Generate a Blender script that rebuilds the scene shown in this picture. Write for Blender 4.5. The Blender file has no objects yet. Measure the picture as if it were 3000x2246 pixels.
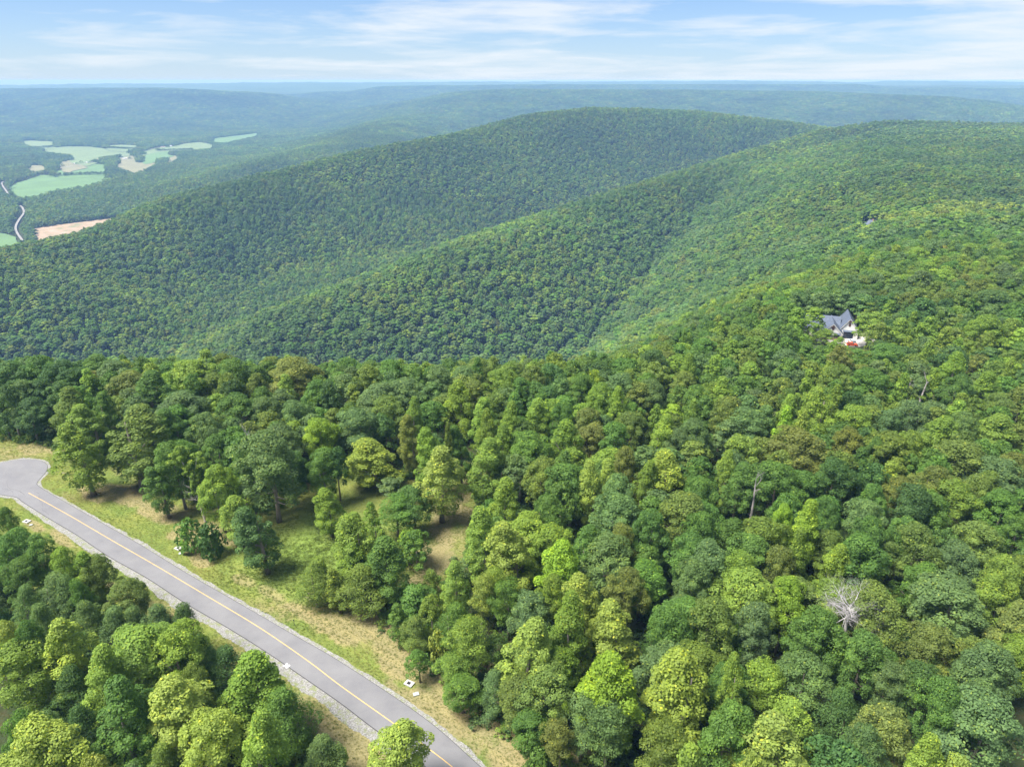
import bpy, bmesh, math, random
import numpy as np
from mathutils import Vector, Matrix
R = math.radians
random.seed(4); RG = np.random.default_rng(11)
scene = bpy.context.scene; COL = scene.collection

# ------------------------------------------------------------------ camera
cam = bpy.data.objects.new('camera', bpy.data.cameras.new('camera')); COL.objects.link(cam); scene.camera = cam
cam.location = (0, 0, 108); cam.rotation_euler = (R(90)-math.atan(888/2081), 0, 0)
cam.data.sensor_width = 36; cam.data.lens = 36*2081/3000; cam.data.clip_start = 1; cam.data.clip_end = 120000
# ------------------------------------------------------------------ sky, sun, exposure
SUN_EL, SUN_AZ = 60, 252         # high sun behind thin cloud, to the left of the camera and a little behind it
w = bpy.data.worlds.new('World'); scene.world = w; w.use_nodes = True
nt = w.node_tree; nt.nodes.clear(); N = nt.nodes.new; LK = nt.links.new
sky = N('ShaderNodeTexSky'); sky.sky_type = 'NISHITA'; sky.sun_disc = False
sky.sun_elevation = R(SUN_EL); sky.sun_rotation = R(SUN_AZ); sky.air_density = 1.0; sky.dust_density = 0.1; sky.ozone_density = 2.0; sky.altitude = 500
bg = N('ShaderNodeBackground'); bg.inputs[1].default_value = 0.056; wo = N('ShaderNodeOutputWorld')
tc = N('ShaderNodeTexCoord'); sx = N('ShaderNodeSeparateXYZ'); LK(tc.outputs['Generated'], sx.inputs[0])
def wmath(op, a, b=None, clamp=False):
    m = N('ShaderNodeMath'); m.operation = op; m.use_clamp = clamp
    for k, v in enumerate((a, b)):
        if v is None: continue
        if hasattr(v, 'is_output'): LK(v, m.inputs[k])
        else: m.inputs[k].default_value = v
    return m.outputs[0]
az = wmath('ARCTAN2', sx.outputs[0], sx.outputs[1])
el = wmath('MAXIMUM', sx.outputs[2], 0.0)
elw = wmath('POWER', el, 0.8)
cb = N('ShaderNodeCombineXYZ'); LK(wmath('MULTIPLY', az, 3.2), cb.inputs[0]); LK(wmath('MULTIPLY', elw, 19.0), cb.inputs[1]); cb.inputs[2].default_value = 3.7
n1 = N('ShaderNodeTexNoise'); n1.inputs['Scale'].default_value = 1.5; n1.inputs['Detail'].default_value = 7; n1.inputs['Roughness'].default_value = .56; n1.inputs['Distortion'].default_value = .25
LK(cb.outputs[0], n1.inputs['Vector'])
bias = wmath('ADD', wmath('MULTIPLY', az, 0.10), n1.outputs[0])
cr = N('ShaderNodeValToRGB'); LK(bias, cr.inputs[0]); cr.color_ramp.elements[0].position = .44; cr.color_ramp.elements[1].position = .64
cr.color_ramp.elements[0].color = (0, 0, 0, 1); cr.color_ramp.elements[1].color = (.8, .8, .8, 1)
veil = wmath('ADD', cr.outputs[0], 0.04, True)
tn = N('ShaderNodeMixRGB'); tn.blend_type = 'MULTIPLY'; tn.inputs[0].default_value = 1; LK(sky.outputs[0], tn.inputs[1]); tn.inputs[2].default_value = (.52, .73, 1.08, 1)
lowv = wmath('MULTIPLY', wmath('POWER', wmath('SUBTRACT', 1.0, el, True), 14.0), 0.72)
vm = N('ShaderNodeMixRGB'); LK(lowv, vm.inputs[0]); LK(tn.outputs[0], vm.inputs[1]); vm.inputs[2].default_value = (5.0, 6.05, 7.3, 1)
mx = N('ShaderNodeMixRGB'); LK(veil, mx.inputs[0]); LK(vm.outputs[0], mx.inputs[1]); mx.inputs[2].default_value = (6.5, 7.0, 7.5, 1)
LK(mx.outputs[0], bg.inputs[0]); LK(bg.outputs[0], wo.inputs[0])
sl = bpy.data.lights.new('sun', 'SUN'); sl.energy = 5.0; sl.angle = R(28); sl.color = (1, .955, .88)
sun = bpy.data.objects.new('sun', sl); COL.objects.link(sun)
d = Vector((math.sin(R(SUN_AZ))*math.cos(R(SUN_EL)), math.cos(R(SUN_AZ))*math.cos(R(SUN_EL)), math.sin(R(SUN_EL))))
sun.rotation_euler = d.to_track_quat('Z', 'Y').to_euler(); sun.location = (0, 0, 400)
scene.view_settings.view_transform = 'Standard'; scene.view_settings.look = 'None'
scene.view_settings.exposure = 1.27; scene.view_settings.gamma = 1; scene.view_settings.use_curve_mapping = False
scene.render.engine = 'CYCLES'
cy = scene.cycles; cy.max_bounces = 5; cy.diffuse_bounces = 3; cy.transmission_bounces = 2; cy.transparent_max_bounces = 4
cy.volume_bounces = 0; cy.caustics_reflective = False; cy.caustics_refractive = False; cy.sample_clamp_indirect = 4

BENCH = [(-3000,232),(-160,222),(-40,219),(50,228),(115,268),(180,335),(260,440),(380,600),(520,820),(640,1150),(760,1500),(900,1900),(1150,2250),(1700,2500),(5000,2500),(5000,-1500),(-3000,-1500)]
VFLOOR = [(-4218.49,5618.99),(-3637.5,5549.71),(-3181.94,5288.44),(-2892.68,5288.44),(-2761.19,5618.99),(-2329.23,5689.96),(-2149.55,5913.74),(-2052.62,6240.15),(-1912.73,5762.7),(-1898.32,5136.94),(-1841.57,4679.36),(-1844.36,4273.74),(-1721.83,3730.15),(-1687.39,3505.4),(-1705.67,3280.11),(-1707.83,3137.03),(-1651.27,2753.24),(-1689.83,2585.01),(-1664.28,2449.37),(-1575.63,2313.53),(-1363.94,2038.71),(-1312.42,2191.1),(-1217.49,2250.77),(-1148.65,2134.32),(-1134,1887.02),(-1176.06,1762.62),(-1182.75,1618.45),(-1231.95,1523.73)]
RIDGES = [([(-940,1000,-186.9),(-886,1100,-176.2),(-907.6,1250,-185.8),(-842.1,1430,-188.7),(-764.8,1700,-155.9),(-620.4,1950,-132.4),(-422.1,2220,-96.9),(-162.2,2480,-67.6),(73.8,2780,-23.2),(315.3,2980,-6.5),(738.5,3080,-21.5),(1090.5,3000,-59),(1257.9,2950,-81.6),(1600,3100,-130),(2000,3300,-190)],0.42,90,0),
 ([(-368.2,830,-231.9),(-365.9,900,-238),(-274.3,1000,-202.8),(-83.4,1200,-164.7),(185.6,1500,-132.8),(585.6,1900,-88.7),(981.3,2300,-46.1),(1210,2400,-26.6),(1696,2500,-43.2),(2600,2500,-45),(4000,2500,-45)],0.52,70,0),
 ([(-1395.6,6100,-120.9),(-1185.6,6400,-56.8),(-952.6,6700,10.9),(-441.2,6900,16.9),(1637,6900,8.4),(2641.4,6600,-1.5),(3240.5,6000,-22.6),(3383.6,5500,-65.4),(3311.7,4900,-130.4),(4500,4600,-240)],0.16,260,0),
 ([(-1350,2300,-278),(-1150,2700,-240),(-950,3300,-200),(-870,4000,-165),(-900,4800,-120),(-960,5700,-60),(-952.6,6700,10.9)],0.19,120,0),
 ([(-9500,9600,0),(-6394.5,9000,-6.2),(-5927.2,8900,-1.5),(-4749.4,8700,7.8),(-3757.4,8300,11.7),(-3219.1,7900,-7.1),(-2817.8,7900,-69),(-2413.3,7700,-141.6),(-2040.6,7200,-207.9)],0.11,300,0),
 ([(-8310.2,12500,11.5),(-4872.8,12500,26.8),(-3873.5,11800,-8.1),(-3325.1,11500,-81.1),(-2798.9,11000,-164.4),(-2397.2,10500,-222.6)],0.17,300,0),
 ([(-2776,11500,-214.3),(-2368.4,11000,-128),(-1958.6,10500,-27.1),(-1418.8,10000,19.6),(0,9800,37.1),(3255.9,9800,41.1),(6381.1,9600,34.3)],0.12,400,0),
 ([(2871.2,8600,-51.4),(3952.8,8900,-8.8),(4961.1,8600,12.3),(6110.3,8600,-1.8),(12000,8600,0)],0.14,400,0),
 ([(-26000,13000,5),(-9793.2,13000,13.5),(-8640.4,13000,16.2),(-6574.8,13500,38),(-3097.1,14000,58.8),(0,14500,66.5),(2476.6,14000,73.1),(3879.6,13500,83.1),(4776.3,13500,73.8),(5973,13500,60),(7163.2,13500,79.3),(9289.6,14000,64.5),(11143.7,14000,75.9),(30000,14000,10)],0.05,1200,0)]

# ---------- terrain: one height function in metres (camera drone hovers over x=0,y=0) ----------
def hash2(ix, iy, seed):
    h = (ix.astype(np.int64)*374761393 + iy.astype(np.int64)*668265263 + seed*1442695041) & 0xffffffff
    h = ((h ^ (h >> 13))*1274126177) & 0xffffffff
    return ((h ^ (h >> 16)) & 0xffff)/65535.0
def vnoise(x, y, seed=0):
    ix = np.floor(x); iy = np.floor(y); fx = x-ix; fy = y-iy
    fx = fx*fx*(3-2*fx); fy = fy*fy*(3-2*fy)
    a = hash2(ix, iy, seed); b = hash2(ix+1, iy, seed); c = hash2(ix, iy+1, seed); d = hash2(ix+1, iy+1, seed)
    return (a+(b-a)*fx)*(1-fy) + (c+(d-c)*fx)*fy
def fbm(x, y, seed=0, n=4):
    s = 0; a = .5
    for k in range(n):
        s = s + a*(vnoise(x+17.3*k, y-9.1*k, seed+k)*2-1); x = x*2.03; y = y*2.03; a *= .5
    return s
def seg_dist(x, y, pts):
    """distance to polyline and interpolated 3rd coordinate"""
    best = np.full(x.shape, 1e18); zz = np.zeros(x.shape)
    for (x0, y0, z0), (x1, y1, z1) in zip(pts[:-1], pts[1:]):
        dx, dy = x1-x0, y1-y0
        t = np.clip(((x-x0)*dx+(y-y0)*dy)/(dx*dx+dy*dy), 0, 1)
        d = (x-x0-t*dx)**2+(y-y0-t*dy)**2
        m = d < best
        best = np.where(m, d, best); zz = np.where(m, z0+t*(z1-z0), zz)
    return np.sqrt(best), zz
def inside(x, y, poly):
    c = np.zeros(x.shape, bool); n = len(poly)
    for i in range(n):
        x0, y0 = poly[i][:2]; x1, y1 = poly[(i+1) % n][:2]
        if y0 == y1: continue
        c ^= ((y0 > y) != (y1 > y)) & (x < (x1-x0)*(y-y0)/(y1-y0)+x0)
    return c
def smax(a, b, k):
    h = np.clip(.5+.5*(a-b)/k, 0, 1)
    return b+(a-b)*h + k*h*(1-h)
VALLEY = -280.0
def ground(x, y):
    x = np.asarray(x, float); y = np.asarray(y, float)
    d, _ = seg_dist(x, y, [(p[0], p[1], 0) for p in BENCH+BENCH[:1]])
    ins = inside(x, y, BENCH)
    d = np.where(ins, 0, d)
    far = np.clip((y-260)/600, 0, 1)
    base = -32*far*far*(3-2*far) - 10*np.clip((x-150)/900, 0, 1)*far
    roll = fbm(x/260, y/260, 5, 3)*14*np.clip((y-300)/400, 0, 1)
    sl = .66-.36*np.clip((x-20)/500, 0, 1)
    r = 35.0
    zA = base + roll - sl*(np.sqrt(d*d+r*r)-r)
    z = np.full(x.shape, VALLEY) + fbm(x/900, y/900, 3, 3)*6*np.clip((y-1500)/2000, 0, 1)
    for pts, s, r, flat in RIDGES:
        dd = np.full(x.shape, 1e9); zc = np.full(x.shape, -1e9)
        for s0, s1 in zip(pts[:-1], pts[1:]):       # every crest segment drops away on its own; the highest wins
            d1, z1 = seg_dist(x, y, [s0, s1]); dd = np.minimum(dd, d1); zc = np.maximum(zc, z1-s*(np.sqrt(d1*d1+r*r)-r))
        dd0 = np.maximum(dd-flat, 0)
        gul = (fbm(x/520+3, y/520, 11, 4))*np.clip(dd0/420, 0, 1)*(30 if s > .2 else 34)
        zr = zc + gul
        z = smax(z, zr, 14.0)
    gul = fbm(x/330, y/330, 23, 4)*np.clip(d/300, 0, 1)*26
    z = smax(z, zA+gul, 10.0)
    dv, _ = seg_dist(x, y, [(p[0], p[1], 0) for p in VFLOOR+VFLOOR[:1]])
    kv = np.where(inside(x, y, VFLOOR), 0, np.clip((dv-20)/(330+np.clip(y-2300, 0, 4000)*.45), 0, 1)); kv = kv*kv*(3-2*kv)
    z = VALLEY + (z-VALLEY)*kv
    near = ins & (y < 300)
    return np.where(near, base*1.0, z)

ROAD_R = [(-160.45,189.65),(-157.12,190.91),(-154.81,192.19),(-151.67,193.04),(-148.11,192.94),(-144.88,191.97),(-142.83,190.49),(-141.3,188.81),(-139.74,185.54),(-139.21,182.15),(-138.79,179.83),(-138.27,178.49),(-136.76,177.17),(-133.03,174.57),(-116.03,163.43),(-95.48,150.13),(-77.93,138.15),(-64.33,129.28),(-47.32,118.11),(-34.41,109.64),(-16.42,96.29),(-5.43,86.02),(5.37,75.5)]
ROAD_L = [(-152.01,174.39),(-143.11,172.39),(-139.33,171.32),(-135.44,168.51),(-123.36,160.5),(-112.31,153.37),(-99.72,144.63),(-86.23,136.26),(-73.52,127.56),(-61.31,119.86),(-50.7,112.81),(-39.81,105.04),(-32.17,99.49),(-26.07,94.71),(-14.71,86.02),(-2.69,75.5)]
CENTER = [(-137.53,173.66),(-119.91,162.61),(-101.84,150.85),(-86.72,141.14),(-69.4,129.74),(-54.21,119.65),(-41.47,110.28),(-33.08,103.59),(-21.13,94.56),(-10.22,86.02),(1.07,75.5)]
GRAV_R = [(-160.74,190.07),(-157.54,191.55),(-152.14,193.8),(-148.58,193.69),(-145.54,193.04),(-142.97,191.76),(-140.16,188.81),(-138.51,185.54),(-138.24,182.55),(-137.91,180.02),(-136.98,178.49),(-135.46,176.98),(-131.55,174.39),(-114.64,163.43),(-94.23,150.42),(-76.57,138.41),(-62.86,129.51),(-45.95,118.42),(-33.1,109.92),(-14.99,96.44),(-3.97,86.02),(6.72,75.5)]
GRAV_L = [(-151.26,173.3),(-142.86,171.14),(-139.72,170.44),(-136.22,167.65),(-124.6,159.38),(-113.92,152.18),(-101.49,143.68),(-88.05,135.01),(-75.31,126.2),(-63.33,118.62),(-52.93,111.49),(-41.94,103.59),(-34.94,98.69),(-28.69,93.52),(-17.41,85.24),(-5.33,74.4)]
OPEN = [(-188.65,212.6),(-169.36,209.37),(-159.46,206.21),(-149.41,204.31),(-138.53,198.77),(-126.94,193.26),(-116.69,189.65),(-104.26,182.94),(-90.84,172.57),(-80.98,166.96),(-70.55,163.93),(-63.7,169.03),(-61.9,176.23),(-55.14,184.93),(-45.32,186.96),(-35.28,181.96),(-26.21,181.96),(-17.67,189.02),(-10.63,182.94),(-7.43,163.93),(-9.03,148.55),(-12.11,136.51),(-17.94,130.44),(-24.64,128.13),(-27.1,124.22),(-24.36,118.42),(-16.72,111.58),(-11.37,105.29),(-5.79,99.49),(1.22,91.93),(7.01,86.02),(16.12,75.5),(-13.43,75.5),(-31.54,78.39),(-33.03,81.18),(-35.39,87.16),(-40.3,92.39),(-44.13,97.74),(-47.97,99.15),(-53.85,99.99),(-59.53,102.74),(-63.23,108.79),(-70.61,111.9),(-73.32,112.5),(-78.67,117.68),(-85.1,122.09),(-90.61,126.27),(-96.21,127.95),(-99.99,129.17),(-107.47,134.78),(-114.72,137.85),(-124.11,144.2),(-138.86,153.4),(-178.33,174.39),(-209.23,212.6)]
TRACK = [(-10.63,182.94),(-18.56,163.93),(-18.06,148.55),(-20.98,136.51),(-24.48,126.99),(-27.63,118.42)]
DRY = [(-26.9,118.42,9,3),(-20.89,143,8,4.5),(-15.78,163.93,6,3),(-20.29,130.44,6,3),(-36.58,119.44,6,3),(-21.99,114.44,7,3),(-11.25,103.59,7,3.5),(-6.26,95.61,7,3.5),(1.77,87.08,8,3.5),(-21.78,107.93,5,2),(-14.64,97.91,8,3),(-33.01,123.67,5,3),(-76.05,143,3.5,1.6),(-80.27,147.13,3,1.5),(-62.92,135.26,3,1.2),(-54.61,130.44,4,1.2),(-110.17,172.57,8,3),(-95.61,163.93,9,3),(-117.91,172.57,6,2),(-85.08,154.42,5,3),(-147.46,201.05,6,2),(-154.39,199.91,5,2),(-76.21,154.42,7,2),(-34.04,107.93,3,1.2),(-36.25,94.11,3,1.5),(-30.03,89.81,5,2.5),(-29.91,97.91,4,1.5),(-125.97,157.49,4,1.2),(-115.67,152.18,5,1.3),(-46.82,124.76,5,1.5),(-92.51,132.82,3,1)]
# x, y, crown width, height, form, foliage colour, label
TREES = [
(-69.3,77.5,10.9,20.1,'r','Y','leftmost pale yellow round-crowned tree in the woods below the road, at the bottom edge'),
(40.2,78.0,9.7,22.2,'t','Y','rightmost pale yellow tall oval tree at the bottom edge, right of the mown verge'),
(-53.6,85.7,10.5,22.9,'t','Y','pale yellow tall oval tree in the woods below the road, at the bottom edge'),
(28.2,88.4,10.2,23.6,'t','Y','leftmost pale yellow tall oval tree at the bottom edge, right of the mown verge'),
(74.0,82.4,10.8,19.8,'r','B','rightmost blue-green round-crowned tree in the bottom right corner woods'),
(-61.0,82.2,8.5,23.2,'t','G','mid-green tall oval tree in the woods below the road, at the bottom edge'),
(17.1,90.4,9.8,22.6,'t','L','bright lime tall oval tree at the bottom edge, right of the mown verge'),
(-47.0,80.3,9.6,18.6,'r','Y','rightmost pale yellow round-crowned tree in the woods below the road, at the bottom edge'),
(-44.2,91.6,9.9,21.0,'t','YG','rightmost yellow-green tall oval tree in the middle of the woods below the road'),
(34.3,80.5,8.1,20.4,'r','G','rightmost mid-green round-crowned tree at the bottom edge, right of the mown verge'),
(-67.6,99.9,12.2,18.3,'r','YG','middle yellow-green round-crowned tree in the middle of the woods below the road'),
(-38.2,77.5,6.9,22.3,'t','YG','yellow-green tall oval tree in the woods below the road, at the bottom edge'),
(86.3,111.8,13.6,19.2,'r','B','leftmost blue-green round-crowned tree in the woods right of the silver dead tree'),
(2.0,98.3,8.7,22.6,'t','Y','middle pale yellow tall oval tree at the woods edge along the mown verge'),
(19.7,103.4,9.9,21.0,'t','Y','pale yellow tall oval tree in the woods left of the silver dead tree'),
(-61.8,159.1,14.5,26.4,'r','B','largest blue-green spreading tree above the dark oval tree on the grass'),
(59.4,81.4,7.9,18.5,'r','O','brownish olive round-crowned tree in the bottom right corner woods'),
(-87.1,96.6,10.3,17.9,'r','YG','leftmost yellow-green round-crowned tree in the middle of the woods below the road'),
(-18.6,80.7,8.4,17.0,'t','Y','leftmost pale yellow tall oval tree at the woods edge along the mown verge'),
(83.2,93.8,9.2,18.7,'r','B','third-from-left blue-green round-crowned tree in the woods right of the silver dead tree'),
(70.2,106.8,10.1,20.2,'r','OG','second-from-left olive-green round-crowned tree in the woods right of the silver dead tree'),
(-60.1,97.6,8.6,20.2,'r','YG','rightmost yellow-green round-crowned tree in the middle of the woods below the road'),
(-79.8,99.5,8.1,21.5,'t','Y','pale yellow tall oval tree in the middle of the woods below the road'),
(62.2,75.5,5.8,20.3,'t','YG','rightmost yellow-green tall oval tree in the bottom right corner woods'),
(-71.0,92.2,6.9,22.0,'t','YG','leftmost yellow-green tall oval tree in the middle of the woods below the road'),
(70.1,85.4,6.6,20.2,'r','G','mid-green round-crowned tree in the bottom right corner woods'),
(10.8,101.9,7.1,23.6,'t','YG','yellow-green tall oval tree at the woods edge along the mown verge'),
(57.1,103.9,9.9,17.6,'r','G','rightmost mid-green round-crowned tree in the woods left of the silver dead tree'),
(-106.2,176.4,14.8,25.8,'t','OG','big olive tree on the lawn, right of the tall one beside the turning circle'),
(76.0,86.7,6.6,19.8,'r','B','third-from-left blue-green round-crowned tree in the bottom right corner woods'),
(75.0,125.3,11.0,20.3,'r','G','leftmost lower mid-green round-crowned tree in the woods between broken snag and right edge'),
(-75.0,80.2,5.8,20.0,'r','G','mid-green round-crowned tree in the woods below the road, at the bottom edge'),
(20.3,125.2,11.6,18.8,'r','B','leftmost upper blue-green round-crowned tree in the woods left of the silver dead tree'),
(53.8,77.7,5.9,18.6,'r','B','second-from-left blue-green round-crowned tree in the bottom right corner woods'),
(38.0,105.6,8.5,19.6,'r','OG','middle olive-green round-crowned tree in the woods left of the silver dead tree'),
(74.8,99.1,8.1,18.6,'r','O','leftmost brownish olive round-crowned tree in the woods right of the silver dead tree'),
(1.1,127.8,9.4,23.0,'t','Y','leftmost pale yellow tall oval tree in the woods left of the broken pale snag'),
(46.7,114.6,10.3,18.1,'r','YG','middle yellow-green round-crowned tree in the woods left of the silver dead tree'),
(-38.0,88.5,8.1,16.0,'p','G','mid-green pine in the woods below the road, at the bottom edge'),
(23.4,140.3,12.0,20.4,'r','B','leftmost blue-green round-crowned tree in the woods left of the broken pale snag'),
(14.3,111.5,7.9,21.7,'t','Y','rightmost pale yellow tall oval tree at the woods edge along the mown verge'),
(6.1,92.2,8.3,16.0,'r','OG','rightmost olive-green round-crowned tree at the woods edge along the mown verge'),
(15.8,85.0,7.9,15.0,'v','B','blue-green feathery tree at the bottom edge, right of the mown verge'),
(10.7,123.9,8.8,22.0,'t','L','bright lime tall oval tree in the woods left of the broken pale snag'),
(39.9,139.9,11.7,20.1,'r','OG','rightmost olive-green round-crowned tree in the woods left of the broken pale snag'),
(63.2,98.8,7.5,18.2,'r','G','leftmost mid-green round-crowned tree in the woods right of the silver dead tree'),
(55.7,87.1,6.9,16.0,'p','D','dark green pine in the bottom right corner woods'),
(-5.9,131.4,8.2,23.0,'t','YG','middle yellow-green tall oval tree along the right side of the brown track'),
(-27.2,127.1,9.0,20.0,'t','G','mid-green tall oval tree in the dense clump left of the brown track'),
(-18.6,159.1,10.3,24.3,'t','Y','tall pale-topped tree with bare trunk standing in the brown grass track'),
(79.9,173.7,14.8,19.5,'r','O','leftmost brownish olive round-crowned tree in the woods below the white-gabled house'),
(36.2,87.4,4.3,23.4,'t','YG','yellow-green tall oval tree at the bottom edge, right of the mown verge'),
(-34.3,133.0,9.3,20.0,'t','YG','rightmost yellow-green tall oval tree in the dense clump left of the brown track'),
(105.1,133.8,10.4,18.0,'r','OG','rightmost lower olive-green round-crowned tree in the woods between broken snag and right edge'),
(45.1,82.6,7.9,18.9,'t','YG','leftmost yellow-green tall oval tree in the bottom right corner woods'),
(56.8,134.6,10.1,18.5,'r','OG','leftmost upper olive-green round-crowned tree in the woods between broken snag and right edge'),
(46.0,105.1,6.9,18.6,'r','B','rightmost lower blue-green round-crowned tree in the woods left of the silver dead tree'),
(48.1,121.6,8.7,17.9,'r','YG','leftmost yellow-green round-crowned tree in the woods left of the silver dead tree'),
(42.8,123.7,8.1,19.5,'r','B','rightmost upper blue-green round-crowned tree in the woods left of the silver dead tree'),
(37.3,117.9,7.9,18.8,'r','B','middle lower blue-green round-crowned tree in the woods left of the silver dead tree'),
(67.4,156.2,11.2,20.0,'r','G','leftmost upper mid-green round-crowned tree in the woods between broken snag and right edge'),
(88.3,129.8,8.8,19.2,'r','OG','middle lower olive-green round-crowned tree in the woods between broken snag and right edge'),
(-118.2,172.4,10.8,23.9,'t','YG','tall yellow-green tree standing alone on the lawn beside the turning circle'),
(40.1,157.4,10.1,22.3,'t','Y','pale yellow tall oval tree in the woods below the white-gabled house'),
(122.2,170.2,13.6,18.5,'r','OG','leftmost olive-green round-crowned tree in the woods near the forked bare trunks'),
(95.1,143.2,9.4,20.2,'r','D','rightmost dark green round-crowned tree in the woods between broken snag and right edge'),
(-7.7,104.4,7.5,15.9,'v','YG','rightmost yellow-green feathery tree at the woods edge along the mown verge'),
(66.1,93.9,6.4,15.9,'v','B','blue-green feathery tree in the bottom right corner woods'),
(12.1,87.8,6.7,14.0,'v','B','blue-green feathery tree at the woods edge along the mown verge'),
(101.4,118.0,7.2,19.3,'r','YG','leftmost yellow-green round-crowned tree in the woods right of the silver dead tree'),
(15.1,155.6,10.6,19.9,'r','G','leftmost upper mid-green round-crowned tree in the woods left of the broken pale snag'),
(53.8,112.0,6.6,19.2,'r','L','bright lime round-crowned tree in the woods left of the silver dead tree'),
(103.8,172.9,12.5,19.9,'r','OG','rightmost olive-green round-crowned tree in the woods below the white-gabled house'),
(65.5,134.5,7.0,23.4,'t','L','bright lime tall oval tree in the woods between broken snag and right edge'),
(97.4,105.3,10.5,17.8,'r','O','rightmost brownish olive round-crowned tree in the woods right of the silver dead tree'),
(-85.6,98.9,5.2,20.0,'r','G','mid-green round-crowned tree in the middle of the woods below the road'),
(-58.1,137.9,8.8,19.5,'t','D','dense dark green oval tree alone on the grass nearest the road edge'),
(23.8,79.9,7.9,16.1,'v','OG','olive-green feathery tree at the bottom edge, right of the mown verge'),
(50.8,93.2,9.0,16.8,'r','B','leftmost blue-green round-crowned tree in the bottom right corner woods'),
(-55.0,78.5,5.5,13.7,'p','OG','olive-green pine in the woods below the road, at the bottom edge'),
(41.9,133.3,7.9,19.8,'r','G','rightmost middle-height mid-green round-crowned tree in the woods left of the broken pale snag'),
(127.3,160.8,11.8,17.7,'r','B','rightmost blue-green round-crowned tree in the woods between broken snag and right edge'),
(105.2,156.1,10.0,19.7,'r','O','rightmost brownish olive round-crowned tree in the woods between broken snag and right edge'),
(42.6,136.0,9.0,17.6,'r','G','third-from-left middle-height mid-green round-crowned tree in the woods left of the broken pale snag'),
(27.4,97.9,10.1,15.6,'r','B','leftmost lower blue-green round-crowned tree in the woods left of the silver dead tree'),
(109.8,150.7,10.3,17.9,'r','YG','yellow-green round-crowned tree in the woods between broken snag and right edge'),
(5.7,174.4,11.9,19.5,'r','G','leftmost mid-green round-crowned tree in mid woods, left of the broken pale snag'),
(30.9,134.5,7.6,20.2,'r','G','second-from-left middle-height mid-green round-crowned tree in the woods left of the broken pale snag'),
(-70.6,86.2,5.8,14.0,'p','D','third-from-left dark green pine in the woods below the road, at the bottom edge'),
(8.4,103.1,7.2,14.5,'v','G','rightmost mid-green feathery tree at the woods edge along the mown verge'),
(82.9,143.3,9.4,17.7,'r','B','leftmost blue-green round-crowned tree in the woods between broken snag and right edge'),
(-7.7,166.1,9.5,21.7,'t','YG','middle lower yellow-green tall oval tree in the woods at the head of the brown track'),
(118.0,145.9,9.5,17.9,'r','G','rightmost middle-height mid-green round-crowned tree in the woods between broken snag and right edge'),
(140.8,185.8,11.8,20.8,'t','YG','rightmost yellow-green tall oval tree in the woods near the forked bare trunks'),
(56.2,123.2,6.8,19.1,'r','O','rightmost brownish olive round-crowned tree in the woods left of the silver dead tree'),
(71.4,93.4,8.3,16.7,'r','D','dark green round-crowned tree in the bottom right corner woods'),
(3.5,113.5,7.7,15.0,'r','B','blue-green round-crowned tree at the woods edge along the mown verge'),
(-52.8,98.8,7.2,13.1,'p','D','rightmost dark green pine in the middle of the woods below the road'),
(1.4,92.8,6.7,13.0,'r','OG','leftmost olive-green round-crowned tree at the woods edge along the mown verge'),
(-108.0,128.1,7.0,19.3,'r','G','second-from-left mid-green round-crowned tree in the woods below the road, near the turning circle'),
(-104.1,203.3,14.9,18.8,'r','B','rightmost blue-green round-crowned tree in the woods behind the turning circle'),
(-118.3,209.9,12.7,23.1,'t','G','middle mid-green tall oval tree in the woods behind the turning circle'),
(-74.4,154.4,8.9,20.1,'r','YG','bright rounded tree directly right of the leaning thin-trunked tree'),
(42.3,105.2,7.3,14.0,'p','G','mid-green pine in the woods left of the silver dead tree'),
(-78.4,94.5,6.2,14.1,'p','D','second-from-left dark green pine in the woods below the road, at the bottom edge'),
(-47.6,91.4,5.5,15.1,'p','P','rightmost dull green pine in the woods below the road, at the bottom edge'),
(-79.5,81.1,5.1,13.7,'p','D','leftmost dark green pine in the woods below the road, at the bottom edge'),
(67.9,124.0,6.1,20.3,'t','YG','yellow-green tall oval tree in the woods left of the silver dead tree'),
(-65.7,178.0,11.1,19.5,'r','B','third-from-left blue-green round-crowned tree in the woods behind the green meadow'),
(-30.7,81.7,6.4,11.0,'p','B','blue-green pine in the woods below the road, at the bottom edge'),
(43.4,93.9,8.7,15.3,'v','YG','yellow-green feathery tree at the bottom edge, right of the mown verge'),
(-45.4,188.5,11.6,20.3,'r','B','leftmost blue-green round-crowned tree in the woods at the head of the brown track'),
(-39.5,177.2,13.3,16.1,'t','Y','ragged pale yellow tree at the top of the green meadow'),
(8.9,114.3,6.1,17.8,'r','YG','leftmost yellow-green round-crowned tree at the woods edge along the mown verge'),
(-134.8,195.3,10.7,23.1,'t','OG','olive-green tall oval tree in the woods behind the turning circle'),
(84.4,159.6,9.2,19.4,'r','D','leftmost dark green round-crowned tree in the woods between broken snag and right edge'),
(78.8,133.4,7.0,19.4,'r','G','second-from-left lower mid-green round-crowned tree in the woods between broken snag and right edge'),
(68.9,191.4,13.5,17.8,'r','B','third-from-left blue-green round-crowned tree in the woods below the white-gabled house'),
(-31.9,124.4,9.5,13.0,'p','OG','leftmost olive-green pine in the dense clump left of the brown track'),
(-53.9,92.9,4.7,17.0,'r','OG','olive-green round-crowned tree in the woods below the road, at the bottom edge'),
(47.2,153.4,9.6,17.6,'r','G','second-from-left upper mid-green round-crowned tree in the woods left of the broken pale snag'),
(60.4,124.2,5.1,23.3,'t','YG','yellow-green tall oval tree in the woods between broken snag and right edge'),
(123.6,186.0,11.1,20.3,'t','YG','leftmost yellow-green tall oval tree in the woods near the forked bare trunks'),
(20.2,151.6,6.8,23.5,'t','Y','middle pale yellow tall oval tree in the woods left of the broken pale snag'),
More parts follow.
